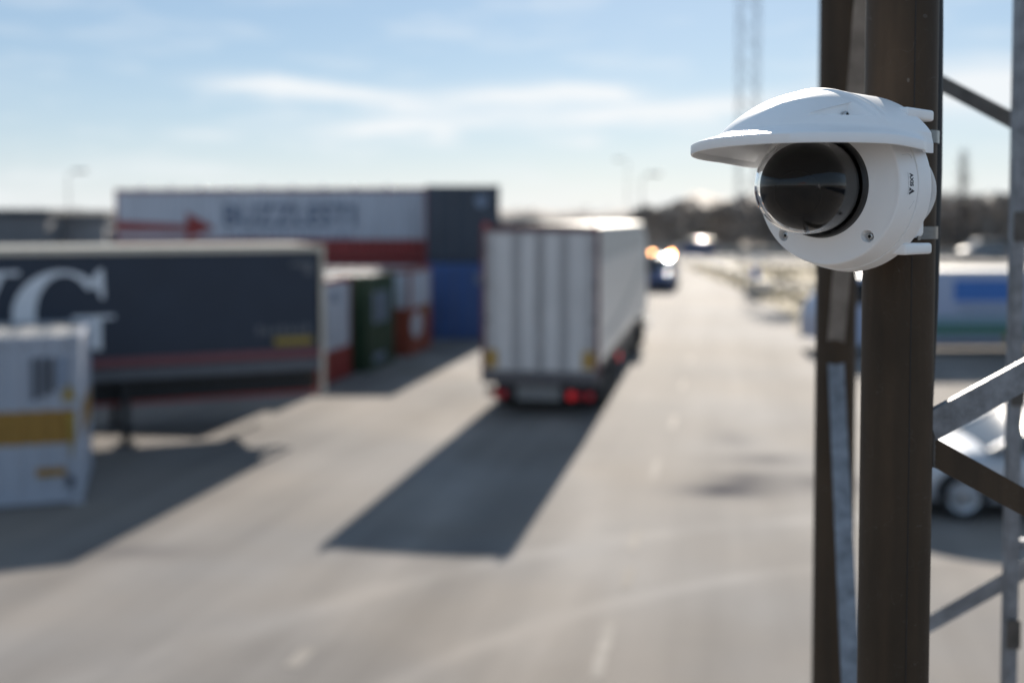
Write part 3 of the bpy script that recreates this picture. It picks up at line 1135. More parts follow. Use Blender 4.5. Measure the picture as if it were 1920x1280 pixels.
# ------------------------------------------------------------------ lorry driving away
tk = thing('articulated_lorry', 'white box articulated lorry driving away, rear doors toward the viewer', 'lorry', (0.57, 22.75, 0), -R(10.4))
tk.scale = (0.955, 1, 1)
Z0, Z1, LN = 1.05, 3.92, 13.6
for s in (-1, 1):
    mb = MB()
    # slatted side wall: wide panels with shallow joints
    xs = s * 1.272
    n = 11
    for k in range(n):
        y0 = 0.06 + k * (LN - .1) / n
        y1 = y0 + (LN - .1) / n - .012
        mb.box(min(xs, xs - s * .03), max(xs, xs - s * .03), y0, y1, Z0 + .12, Z1 - .10)
    mb.build('side_wall', 'truck_white', tk)
    mb = MB()
    mb.box(min(s * 1.275, s * 1.20), max(s * 1.275, s * 1.20), 0.05, LN, Z0 - .02, Z0 + .118)
    mb.build('side_rail', 'sill', tk)
    mb = MB()
    mb.box(min(s * 1.275, s * 1.20), max(s * 1.275, s * 1.20), 0.05, LN, Z1 - .098, Z1)
    mb.build('roof_rail', 'truck_roof', tk)
mb = MB()
rows = []
for y in (0.0, LN):
    rows.append([(-1.275 + 2.55 * k / 12, y, Z1 + .002 + .05 * math.sin(PI * k / 12) ** .5) for k in range(13)])
mb.grid(rows)
mb.build('roof', 'truck_roof', tk, 50)
boxpart('front_wall', 'truck_white', tk, -1.2, 1.2, LN - .04, LN, Z0, Z1)
boxpart('load_floor', 'chassis', tk, -1.2, 1.2, .05, LN - .05, Z0 - .01, Z0 + .1)
# rear frame
fr = MB()
fr.box(-1.275, -1.19, -.02, .048, Z0 - .1, Z1 + .002)
fr.box(1.19, 1.275, -.02, .048, Z0 - .1, Z1 + .002)
fr.box(-1.188, 1.188, -.02, .048, Z1 - .10, Z1 + .002)
fr.build('rear_frame', 'truck_frame', tk)
boxpart('rear_sill', 'sill', tk, -1.275, 1.275, -.03, .2, Z0 - .34, Z0 - .102)
for s in (-1, 1):
    d = MB()
    x0, x1 = (0.008, 1.185) if s > 0 else (-1.185, -0.008)
    zb, zt = Z0 - .09, Z1 - .11
    d.box(x0, x1, .0, .04, zb, zt)
    do = d.build('rear_door', 'truck_door', tk)
    # raised panels between the lock rods
    for (a, b) in ((.09, .40), (.62, .98)):
        q = MB()
        xx = sorted((s * a, s * b))
        q.box(xx[0], xx[1], -.012, -.0015, zb + .06, zt - .06)
        q.build('door_panel', 'truck_panel', do)
    for a in (.05, .51, 1.08):
        q = MB()
        q.tube([(s * a, -.03, zb - .02), (s * a, -.03, zt + .02)], .019, 10)
        rod = q.build('lock_rod', 'truck_groove', do, 40)
        q = MB()
        q.box(s * a - .05, s * a + .05, -.055, -.012, zb + .55, zb + .72)
        q.build('rod_handle', 'truck_groove', do)
    q = MB()
    xx = sorted((s * .42, s * .60))
    q.box(xx[0], xx[1], -.006, -.0015, zb + .02, zt - .02)
    q.build('door_gasket', 'truck_groove', do)
    for k in range(4):
        z = zb + .3 + k * .72
        boxpart('hinge', 'sill', do, s * 1.185 - .06, s * 1.185 + .06, -.04, -.021, z, z + .06)
    boxpart('marker_plate', 'marker_yellow', tk, s * 1.04 - .12, s * 1.04 + .12, -.052, -.048, 1.04, 1.40)
    # top marker lamps
    q = MB()
    q.tube([(s * 1.17, -.055, Z1 + .03), (s * 1.17, -.022, Z1 + .03)], .05, 14)
    q.build('marker_lamp', 'reflector_red', tk, 40)
    q = MB()
    q.box(s * 1.17 - .04, s * 1.17 + .04, -.02, .04, Z1 + .0, Z1 + .055)
    q.build('lamp_bracket', 'sill', tk)
# bumper beam with lamps, plate
boxpart('underrun_bar', 'chassis', tk, -1.2, 1.2, .12, .24, .42, .58, bev=.01)
boxpart('plate_board', 'plate_grey', tk, -.52, .42, .085, .115, .36, .68)
for (x, mt, rr) in ((.66, 'tail_red', .085), (.84, 'reflector_red', .06), (1.06, 'reflector_red', .075), (-.82, 'reflector_red', .07), (-.98, 'reflector_red', .07)):
    q = MB()
    q.tube([(x, .07, .47), (x, .118, .47)], rr, 18)
    q.build('tail_lamp', mt, tk, 40)
q = MB()
for x in (-.5, .5):
    q.box(x - .06, x + .06, .26, 13.0, .78, 1.035)
q.build('chassis_beam', 'chassis', tk)
for s in (-1, 1):
    boxpart('mudflap', 'chassis', tk, s * .98 - .24, s * .98 + .24, 1.22, 1.23, .18, .85)
    boxpart('bumper_stay', 'chassis', tk, s * .6 - .05, s * .6 + .05, .125, .235, .581, .78)
    for y in (1.85, 3.15, 4.45):
        wheel(tk, s * 1.05, y, .5, .38)
    boxpart('side_guard', 'chassis', tk, s * 1.2 - .015, s * 1.2 + .015, 5.3, 10.2, .5, .95)
    for y in (14.7, 10.9):
        wheel(tk, s * 1.05, y + (0 if y > 12 else .6), .5, .34)
q = MB()
q.tube([(-1.0, 3.15, .5), (1.0, 3.15, .5)], .07, 10)
q.tube([(-1.0, 1.85, .5), (1.0, 1.85, .5)], .07, 10)
q.tube([(-1.0, 4.45, .5), (1.0, 4.45, .5)], .07, 10)
q.build('axle', 'chassis', tk)
# tractor unit in front
cab = MB()
secs = [(14.0, 1.02, 3.55), (14.3, 1.02, 3.75), (15.3, .98, 3.72), (15.9, .85, 3.0), (16.0, .7, 2.0), (16.02, .5, 1.0)]
rows = []
for (y, z0, z1) in secs:
    hw = 1.24
    rows.append([(-hw, y, z0), (-hw, y, z1 - .15), (-hw + .15, y, z1), (hw - .15, y, z1), (hw, y, z1 - .15), (hw, y, z0)])
cab.grid(rows)
cab.poly(rows[0])
cab.build('tractor_cab', 'truck_white', tk, 30)
q = MB()
q.box(-.5, .5, 10.2, 16.0, .6, .95)
q.build('tractor_chassis', 'chassis', tk)
for s in (-1, 1):
    q = MB()
    q.tube([(s * 1.05, 12.6, .75), (s * 1.05, 13.7, .75)], .33, 20)
    q.build('fuel_tank', 'chrome', tk, 40)
    q = MB()
    q.box(s * 1.42 - .11, s * 1.42 + .11, 15.6, 15.72, 2.1, 2.9, bev=.03)
    q.build('mirror', 'chassis', tk, 35)
    q = MB()
    q.tube([(s * 1.24, 15.6, 2.7), (s * 1.33, 15.63, 2.7)], .02, 8)
    q.build('mirror_arm', 'chassis', tk)
q = MB()
q.box(1.21, 1.235, 4.95, 5.12, .60, .76)
q.build('side_reflector', 'reflector_bright', tk)
q = MB()  # chrome ball added by the cab step to catch a sun glint
bmx = bmesh.new()
bmesh.ops.create_uvsphere(bmx, u_segments=24, v_segments=14, radius=.085)
for v in bmx.verts:
    v.co += Vector((1.40, 14.3, .62))
q.add_bm(bmx)
q.tube([(1.2, 14.3, .62), (1.38, 14.3, .62)], .02, 8)
q.build('step_glint_ball', 'chrome_soft', tk, 60)
for s in (-1, 1):
    q = MB()
    xs = s * 1.2755
    q.poly([(xs, .08, Z1 - .72), (xs, LN - .05, Z1 - .72), (xs, LN - .05, Z1 - .11), (xs, .08, Z1 - .11)])
    q.build('side_band', 'side_grey', tk)
    q = MB()
    q.poly([(xs, .3, 1.62), (xs, 4, 1.8), (xs, 9, 2.3), (xs, 13.3, 2.9), (xs, 13.3, 2.55), (xs, 8, 1.9), (xs, 3, 1.5)])
    q.build('side_swoosh', 'side_grey', tk)

# ------------------------------------------------------------------ navy curtain trailer on the left
TY = R(25)
tr = thing('curtain_trailer', 'navy curtain side trailer with large white serif letters, parked on the left', 'trailer', (-3.62, 21.45, 0), TY)
# local x runs back to the right end at 0 and left to -13.6, y = depth, z up
LT_ = 13.6
cur = MB()
rows = []
nx, nz = 90, 8
for k in range(nz + 1):
    z = 1.60 + (3.46 - 1.60) * k / nz
    row = []
    for i in range(nx + 1):
        x = -.10 - (LT_ - .2) * i / nx
        row.append((x, 0.012 + .006 * math.sin(x * 6.3) + .004 * math.sin(x * 2.1 + 1), z))
    rows.append(row)
cur.grid(rows)
cur.build('curtain', 'navy', tr, 60)
boxpart('far_curtain', 'navy', tr, -LT_ + .1, -.1, 2.53, 2.545, 1.6, 3.46)
boxpart('roof', 'rail_cream', tr, -LT_ + .02, -.021, .031, 2.52, 3.54, 3.57)
boxpart('top_rail', 'rail_cream', tr, -LT_, -.02, -.01, .03, 3.46, 3.58)
boxpart('far_top_rail', 'rail_cream', tr, -LT_, -.02, 2.521, 2.56, 3.46, 3.58)
boxpart('side_rail', 'stripe_pink', tr, -LT_, -.06, -.012, .05, 1.45, 1.598)
boxpart('load_bed', 'chassis', tr, -LT_ + .01, -.06, .06, 2.5, 1.40, 1.58)
boxpart('rub_strip', 'guard_grey', tr, -LT_, -.06, -.008, .05, 1.20, 1.40)
for yy in (0.0, 2.48):
    boxpart('corner_post', 'rail_cream', tr, -.059, .025, yy - .015, yy + .075, .70, 3.585)
boxpart('end_wall', 'guard_grey', tr, -.05, .02, .08, 2.46, 1.2, 3.5)
boxpart('far_end_wall', 'guard_grey', tr, -LT_, -LT_ + .05, .08, 2.46, 1.2, 3.45)
# pallet box under the bed: dark slats with a red foot rail
pb = boxpart('pallet_box', 'chassis', tr, -7.6, -.08, .30, .34, .78, 1.20)
for k in range(21):
    x = -.2 - k * .36
    boxpart('slat', 'chassis', pb, x - .05, x + .05, .26, .298, .80, 1.18)
boxpart('foot_rail', 'red_paint', tr, -7.6, -.065, .22, .34, .72, .778)
boxpart('side_label', 'yellow', tr, -5.02, -4.5, -.005, .0, 1.02, 1.19)
boxpart('stencil_patch', 'yellow', tr, -.95, -.22, -.006, .003, 1.70, 1.83)
q = MB()
for k in range(7):
    x = -1.28 + k * .15
    q.box(x, x + .1, -.006, .003, 1.90, 2.02 if k % 3 else 2.06)
q.build('stencil_text', 'guard_grey', tr)
q = MB()
q.box(-.62, -.2, -.006, .003, 3.18, 3.26)
q.box(-.36, -.22, -.006, .003, 3.02, 3.18)
q.build('corner_mark', 'guard_grey', tr)
for x in (-3.62, ):
    for yy in (.04, 2.1):
        lg = boxpart('landing_leg', 'chassis', tr, x - .07, x + .07, yy, yy + .14, .04, 1.40)
        boxpart('foot', 'chassis', lg, x - .17, x + .17, yy - .08, yy + .22, .0, .045)
for x in (-9.2, -10.5, -11.8):
    for yy in (.35, 2.2):
        t = MB()
        r = .5
        t.lathe([(-.19, .29), (-.19, .465), (-.16, r), (.16, r), (.19, .465), (.19, .29)], 28, 'y', (x, yy, r + .001), close=True)
        ty = t.build('wheel', 'tyre', tr, 40)
        t = MB()
        t.lathe([(-.15, .29), (-.08, .2), (-.1, .1), (-.14, .001)], 24, 'y', (x, yy, r + .001))
        t.build('rim', 'rim', ty, 40)
q = MB()
for x in (-9.2, -10.5, -11.8):
    q.tube([(x, .3, .5), (x, 2.3, .5)], .07, 10)
q.box(-13.2, -.5, .75, .87, 1.0, 1.395)
q.box(-13.2, -.5, 1.7, 1.82, 1.0, 1.395)
q.build('chassis_beam', 'chassis', tr)
# letters
# G
gx, gz, gh, gw = -4.68, 2.41, .77, .78
q = MB()
ro, ri = [], []
n = 48
for k in range(n + 1):
    a = R(38) + (R(318) - R(38)) * k / n
    ca_, sa_ = math.cos(a), math.sin(a)
    ro.append((gx + gw * ca_, -.006, gz + gh * sa_))
    ri.append((gx + .06 + gw * .60 * ca_, -.006, gz + gh * .90 * sa_))
q.grid([ro, ri])
q.poly([(gx + .48, -.006, gz + .52), (gx + .60, -.006, gz + .76), (gx + .70, -.006, gz + .78), (gx + .72, -.006, gz + .26), (gx + .66, -.006, gz + .26), (gx + .60, -.006, gz + .44)])
q.poly([(gx + .40, -.0065, gz - .60), (gx + .66, -.0065, gz - .66), (gx + .66, -.0065, gz - .10), (gx + .40, -.0065, gz - .10)])
q.poly([(gx + .18, -.0068, gz - .10), (gx + .88, -.0068, gz - .10), (gx + .88, -.0068, gz - .04), (gx + .18, -.0068, gz - .04)])
q.build('letter_g', 'letter_white', tr)
q = MB()
vx = -6.28


def vq(pts):
    q.poly([(vx + a, -.006, gz + b) for a, b in pts])


vq([(-.75, .74), (-.38, .74), (.10, -.42), (-.05, -.78)])
q.poly([(vx + a, -.0064, gz + b) for a, b in [(.60, .74), (.72, .74), (.06, -.78), (-.05, -.78)]])
q.poly([(vx + a, -.0068, gz + b) for a, b in [(-.92, .70), (-.18, .70), (-.18, .77), (-.92, .77)]])
q.poly([(vx + a, -.0068, gz + b) for a, b in [(.36, .70), (.95, .70), (.95, .77), (.36, .77)]])
q.build('letter_v', 'letter_white', tr)


# ------------------------------------------------------------------ shipping containers
def corr(mb, p0, p1, inward, z0, zsplit, mats, pitch=.28, dep=.036):
    """trapezoid wall from p0 to p1 (2D), inward = unit 2D normal; zsplit heights with one material per band"""
    p0, p1 = Vector(p0), Vector(p1)
    L_ = (p1 - p0).length
    n = max(2, round(L_ / pitch))
    d = (p1 - p0) / n
    inn = Vector(inward)
    pts = []
    for k in range(n):
        for (f, o) in ((0, 0), (.26, 0), (.5, 1), (.76, 1)):
            pts.append(p0 + d * (k + f) + inn * dep * o)
    pts.append(p1)
    zz = [z0] + zsplit
    for b in range(len(zsplit)):
        mb.grid([[(p.x, p.y, zz[b]) for p in pts], [(p.x, p.y, zz[b + 1]) for p in pts]], mat=mats[b])


def container(name, label, Lx, Ly, bands, frame, loc, rz, group='shipping containers in the yard', H=2.591, door=None, roofm='cont_roof'):
    """local x from -Lx to 0, y from 0 (facing us) to Ly. bands: list of (top height, material)"""
    t = thing(name, label, 'container', loc, rz, group)
    P_ = .08
    zs = [min(b[0], H - .12) for b in bands]
    zs[-1] = H - .12
    ms = [b[1] for b in bands]
    walls = {'front': ((-Lx + P_, .012), (-P_, .012), (0, 1)), 'back': ((-Lx + P_, Ly - .012), (-P_, Ly - .012), (0, -1)),
             'left': ((-Lx + .012, P_), (-Lx + .012, Ly - P_), (1, 0)), 'right': ((-.012, P_), (-.012, Ly - P_), (-1, 0))}
    for k, (a, b, n) in walls.items():
        if k == door:
            continue
        mb = MB()
        corr(mb, a, b, n, .15, zs, ms)
        mb.build('wall_panel', ms[0], t)
    if door == 'front':
        for s in (0, 1):
            x0 = -Lx + P_ if s == 0 else -Lx / 2 + .006
            x1 = -Lx / 2 - .006 if s == 0 else -P_
            d = boxpart('door', ms[-1], t, x0, x1, .02, .06, .15, H - .12)
            for fx in (.25, .72):
                q = MB()
                xx = x0 + (x1 - x0) * fx
                q.tube([(xx, -.005, .12), (xx, -.005, H - .1)], .017, 8)
                q.build('lock_rod', 'guard_grey', d, 40)
            for k in range(4):
                q = MB()
                z = .3 + k * .6
                q.box(x0 + .08, x1 - .08, .004, .018, z, z + .36)
                q.build('door_panel', ms[-1], d)
    for (x0, x1) in ((-Lx, -Lx + P_ - .002), (-P_ + .002, 0)):
        for (y0, y1) in ((0, P_ - .002), (Ly - P_ + .002, Ly)):
            boxpart('corner_post', frame, t, x0, x1, y0, y1, .119, H - .119)
    for zc in (0, H - .118):
        for x0 in (-Lx - .002, -.162 + .002):
            for y0 in (-.002, Ly - .16):
                q = MB()
                q.box(x0, x0 + .162, y0, y0 + .162, zc, zc + .118)
                q.build('corner_casting', frame, t)
    for (z0, z1) in ((.03, .149), (H - .119, H - .02)):
        boxpart('rail', frame, t, -Lx + .165, -.165, .002, .075, z0, z1)
        boxpart('rail', frame, t, -Lx + .165, -.165, Ly - .075, Ly - .002, z0, z1)
        boxpart('rail', frame, t, -Lx + .002, -Lx + .075, .165, Ly - .165, z0, z1)
        boxpart('rail', frame, t, -.075, -.002, .165, Ly - .165, z0, z1)
    # corrugated roof
    mb = MB()
    along = 0 if Lx >= Ly else 1
    n = round(max(Lx, Ly) / .42)
    pts = []
    LL = max(Lx, Ly) - .16
    for k in range(n):
        for (f, o) in ((0, 0), (.3, 0), (.5, 1), (.8, 1)):
            pts.append((.08 + LL * (k + f) / n, -.02 * o))
    pts.append((.08 + LL, 0))
    WW = min(Lx, Ly)
    if along == 0:
        mb.grid([[(-Lx + a, .076, H - .015 + o) for a, o in pts], [(-Lx + a, WW - .076, H - .015 + o) for a, o in pts]])
    else:
        mb.grid([[(-Lx + .076, a, H - .015 + o) for a, o in pts], [(-.076, a, H - .015 + o) for a, o in pts]])
    mb.build('roof_panel', roofm, t)
    mb = MB()
    mb.box(-Lx + .08, -.08, .08, Ly - .08, .10, .14)
    mb.build('floor', 'chassis', t)
    return t


YR = -R(10.4)
ux, uy = Vector((math.cos(YR), math.sin(YR), 0)), Vector((-math.sin(YR), math.cos(YR), 0))
GAP = .003
# front row steps back to the right
rw = container('shipping_container', 'white container with red lower band, its end showing past the navy trailer', 6.06, 2.44,
               [(.82, 'red_paint'), (9, 'cont_white')], 'red_paint', (-4.63, 26.65, 0), YR)
q = MB()
for (a, b, c, d) in ((.5, .62, 1.05, 1.9), (.9, 1.5, 2.0, 2.25)):
    q.box(-.008, .004, a, b, c, d)
q.build('marking', 'ink_pale', rw)
gc = container('shipping_container', 'dark green container standing between two red and white ones', 6.06, 2.44,
               [(9, 'cont_green')], 'cont_green', (-3.80, 29.5, 0), YR)
q = MB()
for k in range(3):
    q.box(-.008, .004, .5 + k * .5, .8 + k * .5, 1.25, 2.1)
q.build('marking', 'ink_pale', gc)
q = MB()
q.box(-.008, .004, .5, 1.5, .22, .42)
q.build('marking', 'ink_pale', gc)
oc = container('shipping_container', 'white over orange red container with a pale disc, beside the blue one', 6.06, 2.44,
               [(1.42, 'orange_red'), (9, 'cont_white')], 'orange_red', (-3.0, 33.0, 0), YR)
q = MB()
n = 28
q.poly([(.003, .72 + .62 * math.cos(2 * PI * k / n), .88 + .40 * math.sin(2 * PI * k / n)) for k in range(n)])
q.build('round_mark', 'cont_white', oc)
q = MB()
q.poly([(.003, 1.5, 1.35), (.003, 2.1, 1.35), (.003, 1.8, 1.05)])
q.build('marking', 'yellow', oc)
# two-high stack behind
bx0 = Vector((-0.42, 37.6, 0))
bl = container('shipping_container', 'blue container end on, under the dark one, left of the lorry', 2.44, 6.06,
               [(9, 'cont_blue')], 'cont_blue', bx0, R(0.6), door='front')
dk = container('shipping_container', 'dark slate container end on, on top of the blue container', 2.44, 6.06,
               [(9, 'cont_dark')], 'cont_dark', bx0 + Vector((0, 0, 2.591 + GAP)), R(0.6), door='front')
for t_, o_ in ((bl, 'ink_pale'), (dk, 'ink_pale')):
    q = MB()
    n = 20
    q.poly([(-.62 + .2 * math.cos(2 * PI * k / n), -.024, 2.05 + .22 * math.sin(2 * PI * k / n)) for k in range(n)])
    q.build('round_mark', o_, t_)
l0 = Vector((-3.05, 40.3, 0))
lower = container('shipping_container', 'dull red container at the bottom of the stack, under the white one', 12.19, 2.44,
                  [(9, 'red_paint')], 'red_paint', l0, YR)
up = container('shipping_container', 'long white container with red band, red arrow and lettering atop the stack', 12.19, 2.44,
               [(.72, 'red_paint'), (9, 'cont_white')], 'red_paint', l0 + Vector((0, 0, 2.591 + GAP)), YR)
q = MB()
q.poly([(-12.1, -.006, .98), (-9.0, -.006, .98), (-9.0, -.006, 1.22), (-12.1, -.006, 1.38)])
q.poly([(-9.3, -.0065, .72), (-8.15, -.0065, 1.12), (-9.3, -.0065, 1.72)])
q.build('red_arrow', 'red_paint', up)
q = MB()
vs, fs = text_geo('BUZZLESTI', 1.12, .02, 1.0)
wmax = max(v.x for v in vs)
add_flat(q, vs, fs, lambda v: (-5.25 + v.x * 2.55 / wmax, -.006, 1.55 + v.y))
q.build('lettering', 'ink_mid', up)
q = MB()
for k in range(16):
    x = -7.7 + k * .31
    q.box(x, x + (.2 if k % 4 else .12), -.008, .003, .78, .92)
q.build('small_print', 'ink_pale', up)
for k in range(9):  # chrome balls added along the top edge to catch sun glints
    q = MB()
    bmx = bmesh.new()
    bmesh.ops.create_uvsphere(bmx, u_segments=14, v_segments=8, radius=.075)
    for v in bmx.verts:
        v.co += Vector((-1.5 - k * 1.2, .03, 2.625))
    q.add_bm(bmx)
    q.build('lashing_glint_ball', 'chrome_soft', up, 60)

# near left container, side on
nc = container('shipping_container', 'near white container with yellow band and stencils, cut by the left edge', 6.06, 2.44,
               [(.88, 'reefer_white'), (1.36, 'band_yellow'), (9, 'reefer_white')], 'reefer_white', (-6.17, 15.95, 0), R(17.5), H=2.44)
q = MB()
for k in range(3):
    q.box(-.66 + k * .12, -.58 + k * .12, -.006, .004, 1.52 + .05 * k, 2.12)
q.build('stencil', 'ink', nc)
q = MB()
q.poly([(-.28, -.006, 1.50), (-.06, -.006, 1.50), (-.17, -.006, 1.74)])
q.poly([(-.20, -.0064, 1.30), (-.08, -.0064, 1.30), (-.14, -.0064, .62)])
q.build('warning_mark', 'yellow', nc)
q = MB()
q.poly([(-.62, -.006, .42), (-.22, -.006, .42), (-.22, -.006, .54), (-.62, -.006, .54)])
q.build('warning_label', 'band_yellow', nc)
q = MB()
q.poly([(-.16 + .06 * math.cos(2 * PI * k / 16), -.006, .33 + .08 * math.sin(2 * PI * k / 16)) for k in range(16)])
q.build('vent', 'ink', nc)
q = MB()
q.box(-.30, -.2, -.006, .004, 1.7, 2.12)
q.build('stencil', 'ink_pale', nc)


# ------------------------------------------------------------------ cars and vans
def car(name, label, cat, loc, rz, paint, van=False, group=None, lamps=True):
    """nose toward +y in local frame, origin at the middle on the ground"""
    t = thing(name, label, cat, loc, rz, group)
    if van:
        L_, W_, hood, belt, roof = 4.6, .90, 1.12, 1.15, 1.86
        st = [(2.30, .28, .66, .70), (2.22, .22, .92, .82), (1.7, .2, 1.06, .88), (1.25, .2, hood, .9), (.2, .2, belt, .9), (-2.1, .2, belt, .9), (-2.3, .3, belt, .86)]
        gh = [(1.28, hood, hood + .01), (.62, hood, roof - .06), (.3, belt, roof), (-1.9, belt, roof), (-2.2, belt, roof - .1), (-2.29, belt, belt + .01)]
    else:
        L_, W_, hood, belt, roof = 4.4, .89, .96, .95, 1.46
        st = [(2.20, .30, .55, .62), (2.12, .22, .74, .78), (1.8, .19, .84, .85), (1.35, .18, .91, .88), (.85, .18, hood, .89), (-.6, .18, .97, .89), (-1.7, .2, 1.0, .87), (-2.1, .26, .98, .80), (-2.2, .36, .85, .70)]
        gh = [(.98, hood - .02, hood), (.2, belt, roof - .08), (-.15, belt, roof), (-.9, belt, roof - .02), (-1.6, belt, roof - .28), (-1.98, belt, belt + .04)]
    mb = MB()
    rows = []
    for (y, z0, z1, hw) in st:
        sh = z0 + (z1 - z0) * .55
        rows.append([(-hw * .9, y, z0), (-hw, y, z0 + .1), (-hw, y, sh), (-hw * .96, y, z1 - .06), (-hw * .82, y, z1), (0, y, z1 + .025),
                     (hw * .82, y, z1), (hw * .96, y, z1 - .06), (hw, y, sh), (hw, y, z0 + .1), (hw * .9, y, z0)])
    mb.grid(rows, True)
    mb.poly(rows[0])
    mb.poly(rows[-1])
    # smooth subdivision for rounded panels
    o = mb.build('body', paint, t, 60)
    sm = o.modifiers.new('s', 'SUBSURF')
    sm.levels = 2
    sm.render_levels = 2
    mb = MB()
    rows = []
    for (y, z0, z1) in gh:
        wt = .86 - max(0, (z1 - z0)) * (.22 if not van else .12)
        rows.append([(-.85, y, z0 - .03), (-wt, y, z1), (wt, y, z1), (.85, y, z0 - .03)])
    mb.grid(rows)
    mb.build('windows', 'glass', t, 40)
    mb = MB()
    rr = []
    for (y, z0, z1) in gh[1:-1]:
        wt = .86 - max(0, (z1 - z0)) * (.22 if not van else .12) + .01
        rr.append([(-wt, y, z1 - .03), (-wt + .05, y, z1 + .014), (0, y, z1 + .035), (wt - .05, y, z1 + .014), (wt, y, z1 - .03)])
    mb.grid(rr)
    mb.build('roof', paint, t, 60)
    for s in (-1, 1):
        for i in range(len(gh) - 1):
            if i in (0, 1, 2, 3):
                y, z0, z1 = gh[i + (0 if i == 0 else 0)]
                y2, z02, z12 = gh[i + 1]
                if i == 0 or i == len(gh) - 2:
                    wt1 = .86 - max(0, z1 - z0) * (.22 if not van else .12)
                    wt2 = .86 - max(0, z12 - z02) * (.22 if not van else .12)
                    q = MB()
                    q.obox((s * (wt1 + .005), y, z1), (s * (wt2 + .005), y2, z12), .05, .05)
                    q.build('pillar', paint, t)
        yw = 1.32 if not van else 1.4
        for y in (yw, -yw):
            wheel(t, s * (W_ - .10), y, .33, .22, rim=.66)
            q = MB()
            n = 18
            ra = [(s * (W_ + .006), y + .39 * math.cos(PI * k / n), .33 + .39 * math.sin(PI * k / n)) for k in range(n + 1)]
            rb = [(s * (W_ + .006), y + .33 * math.cos(PI * k / n), .33 + .33 * math.sin(PI * k / n)) for k in range(n + 1)]
            q.grid([ra, rb])
            q.build('wheel_arch', 'chassis', t)
        q = MB()
        q.box(s * .58 - .16, s * .58 + .16, st[1][0] - .10, st[1][0] + .06, st[1][2] - .2, st[1][2] - .06, bev=.03)
        q.build('headlight', 'lamp_off', t, 40)
        q = MB()
        q.box(s * (W_ + .03), s * (W_ + .16), .72, .86, belt + .02, belt + .16, bev=.03) if s > 0 else q.box(-(W_ + .16), -(W_ + .03), .72, .86, belt + .02, belt + .16, bev=.03)
        q.build('mirror', paint, t, 40)
        q = MB()
        q.box(s * .62 - .12, s * .62 + .12, st[-1][0] - .02, st[-1][0] + .1, .72, .88)
        q.build('tail_light', 'reflector_red', t)
    q = MB()
    q.box(-.55, .55, st[0][0] - .1, st[0][0] + .02, .30, .52, bev=.02)
    q.build('grille', 'chassis', t, 40)
    boxpart('underbody', 'chassis', t, -.78, .78, -2.0, 2.0, .17, .3)
    return t


wc = car('parked_car', 'silver white car parked at the right behind the mast braces', 'car', (7.52, 15.75, 0), R(84), 'car_white')
bv = car('oncoming_van', 'blue van with amber roof beacons approaching down the lane', 'van', (8.68, 64.8, 0), PI - R(11), 'van_blue', van=True)
for s in (-1, 1):
    q = MB()
    q.tube([(s * .55, .2, 1.86), (s * .55, .2, 1.93)], .08, 14)
    q.tube([(s * .55, .2, 1.93), (s * .55, .2, 2.12)], [.09, .075], 14)
    q.build('roof_beacon', 'amber', bv, 40)
q = MB()  # white glint at the roofline, made as an added glowing ball
bmx = bmesh.new()
bmesh.ops.create_uvsphere(bmx, u_segments=18, v_segments=10, radius=.11)
for v in bmx.verts:
    v.co = Vector((v.co.x - .42, v.co.y * .5 + .62, v.co.z + 1.80))
q.add_bm(bmx)
q.tube([(-.42, .55, 1.72), (-.42, .60, 1.78)], .03, 8)
q.build('roof_glint_ball', 'glint', bv, 60)
# far parked vans and cars near the wood
far = [('dark blue van parked far off before the wood', 'van', (19.2, 118, 0), R(80), 'van_blue', True),
       ('grey van parked far off at the right before the wood', 'van', (47.0, 112, 0), R(95), 'cont_grey', True),
       ('pale car parked far off before the wood, right of the grey van', 'car', (52.5, 110, 0), R(85), 'car_white', False)]
for (lb2, ct, lo, rz, pt, vn) in far:
    car('parked_' + ct, lb2, ct, lo, rz, pt, vn, 'vehicles parked before the wood')

# ------------------------------------------------------------------ box truck side on at the right
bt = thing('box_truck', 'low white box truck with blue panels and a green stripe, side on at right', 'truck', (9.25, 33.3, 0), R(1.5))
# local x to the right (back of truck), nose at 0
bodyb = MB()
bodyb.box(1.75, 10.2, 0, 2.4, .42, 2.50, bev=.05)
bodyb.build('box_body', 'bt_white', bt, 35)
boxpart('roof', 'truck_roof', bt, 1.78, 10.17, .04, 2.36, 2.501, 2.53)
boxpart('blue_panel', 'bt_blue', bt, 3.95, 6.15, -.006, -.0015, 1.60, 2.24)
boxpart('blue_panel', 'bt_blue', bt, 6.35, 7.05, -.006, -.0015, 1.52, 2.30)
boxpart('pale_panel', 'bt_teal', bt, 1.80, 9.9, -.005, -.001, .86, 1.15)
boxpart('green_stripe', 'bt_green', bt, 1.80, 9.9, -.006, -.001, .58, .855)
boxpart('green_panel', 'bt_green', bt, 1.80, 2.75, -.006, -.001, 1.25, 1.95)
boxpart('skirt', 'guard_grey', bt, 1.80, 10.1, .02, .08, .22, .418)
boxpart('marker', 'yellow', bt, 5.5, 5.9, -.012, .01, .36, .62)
for k, (x0, x1) in enumerate(((4.1, 6.0), (4.0, 5.7), (4.2, 6.6))):
    boxpart('text_line', 'ink_pale', bt, x0, x1, -.006, -.001, 1.44 - k * .1, 1.49 - k * .1)
cb_ = MB()
rows = []
for (x, z0, z1) in ((1.72, .35, 2.40), (.9, .35, 2.36), (.35, .35, 1.7), (.05, .35, 1.3), (0.0, .4, .9)):
    rows.append([(x, .05, z0), (x, .05, z1 - .1), (x, .15, z1), (x, 2.25, z1), (x, 2.35, z1 - .1), (x, 2.35, z0)])
cb_.grid(rows)
cb_.poly(rows[-1])
cb_.poly(rows[0])
cb_.build('cab', 'bt_white', bt, 30)
q = MB()
q.poly([(.55, .045, 1.5), (1.5, .045, 1.5), (1.5, .045, 2.2), (.95, .045, 2.2)])
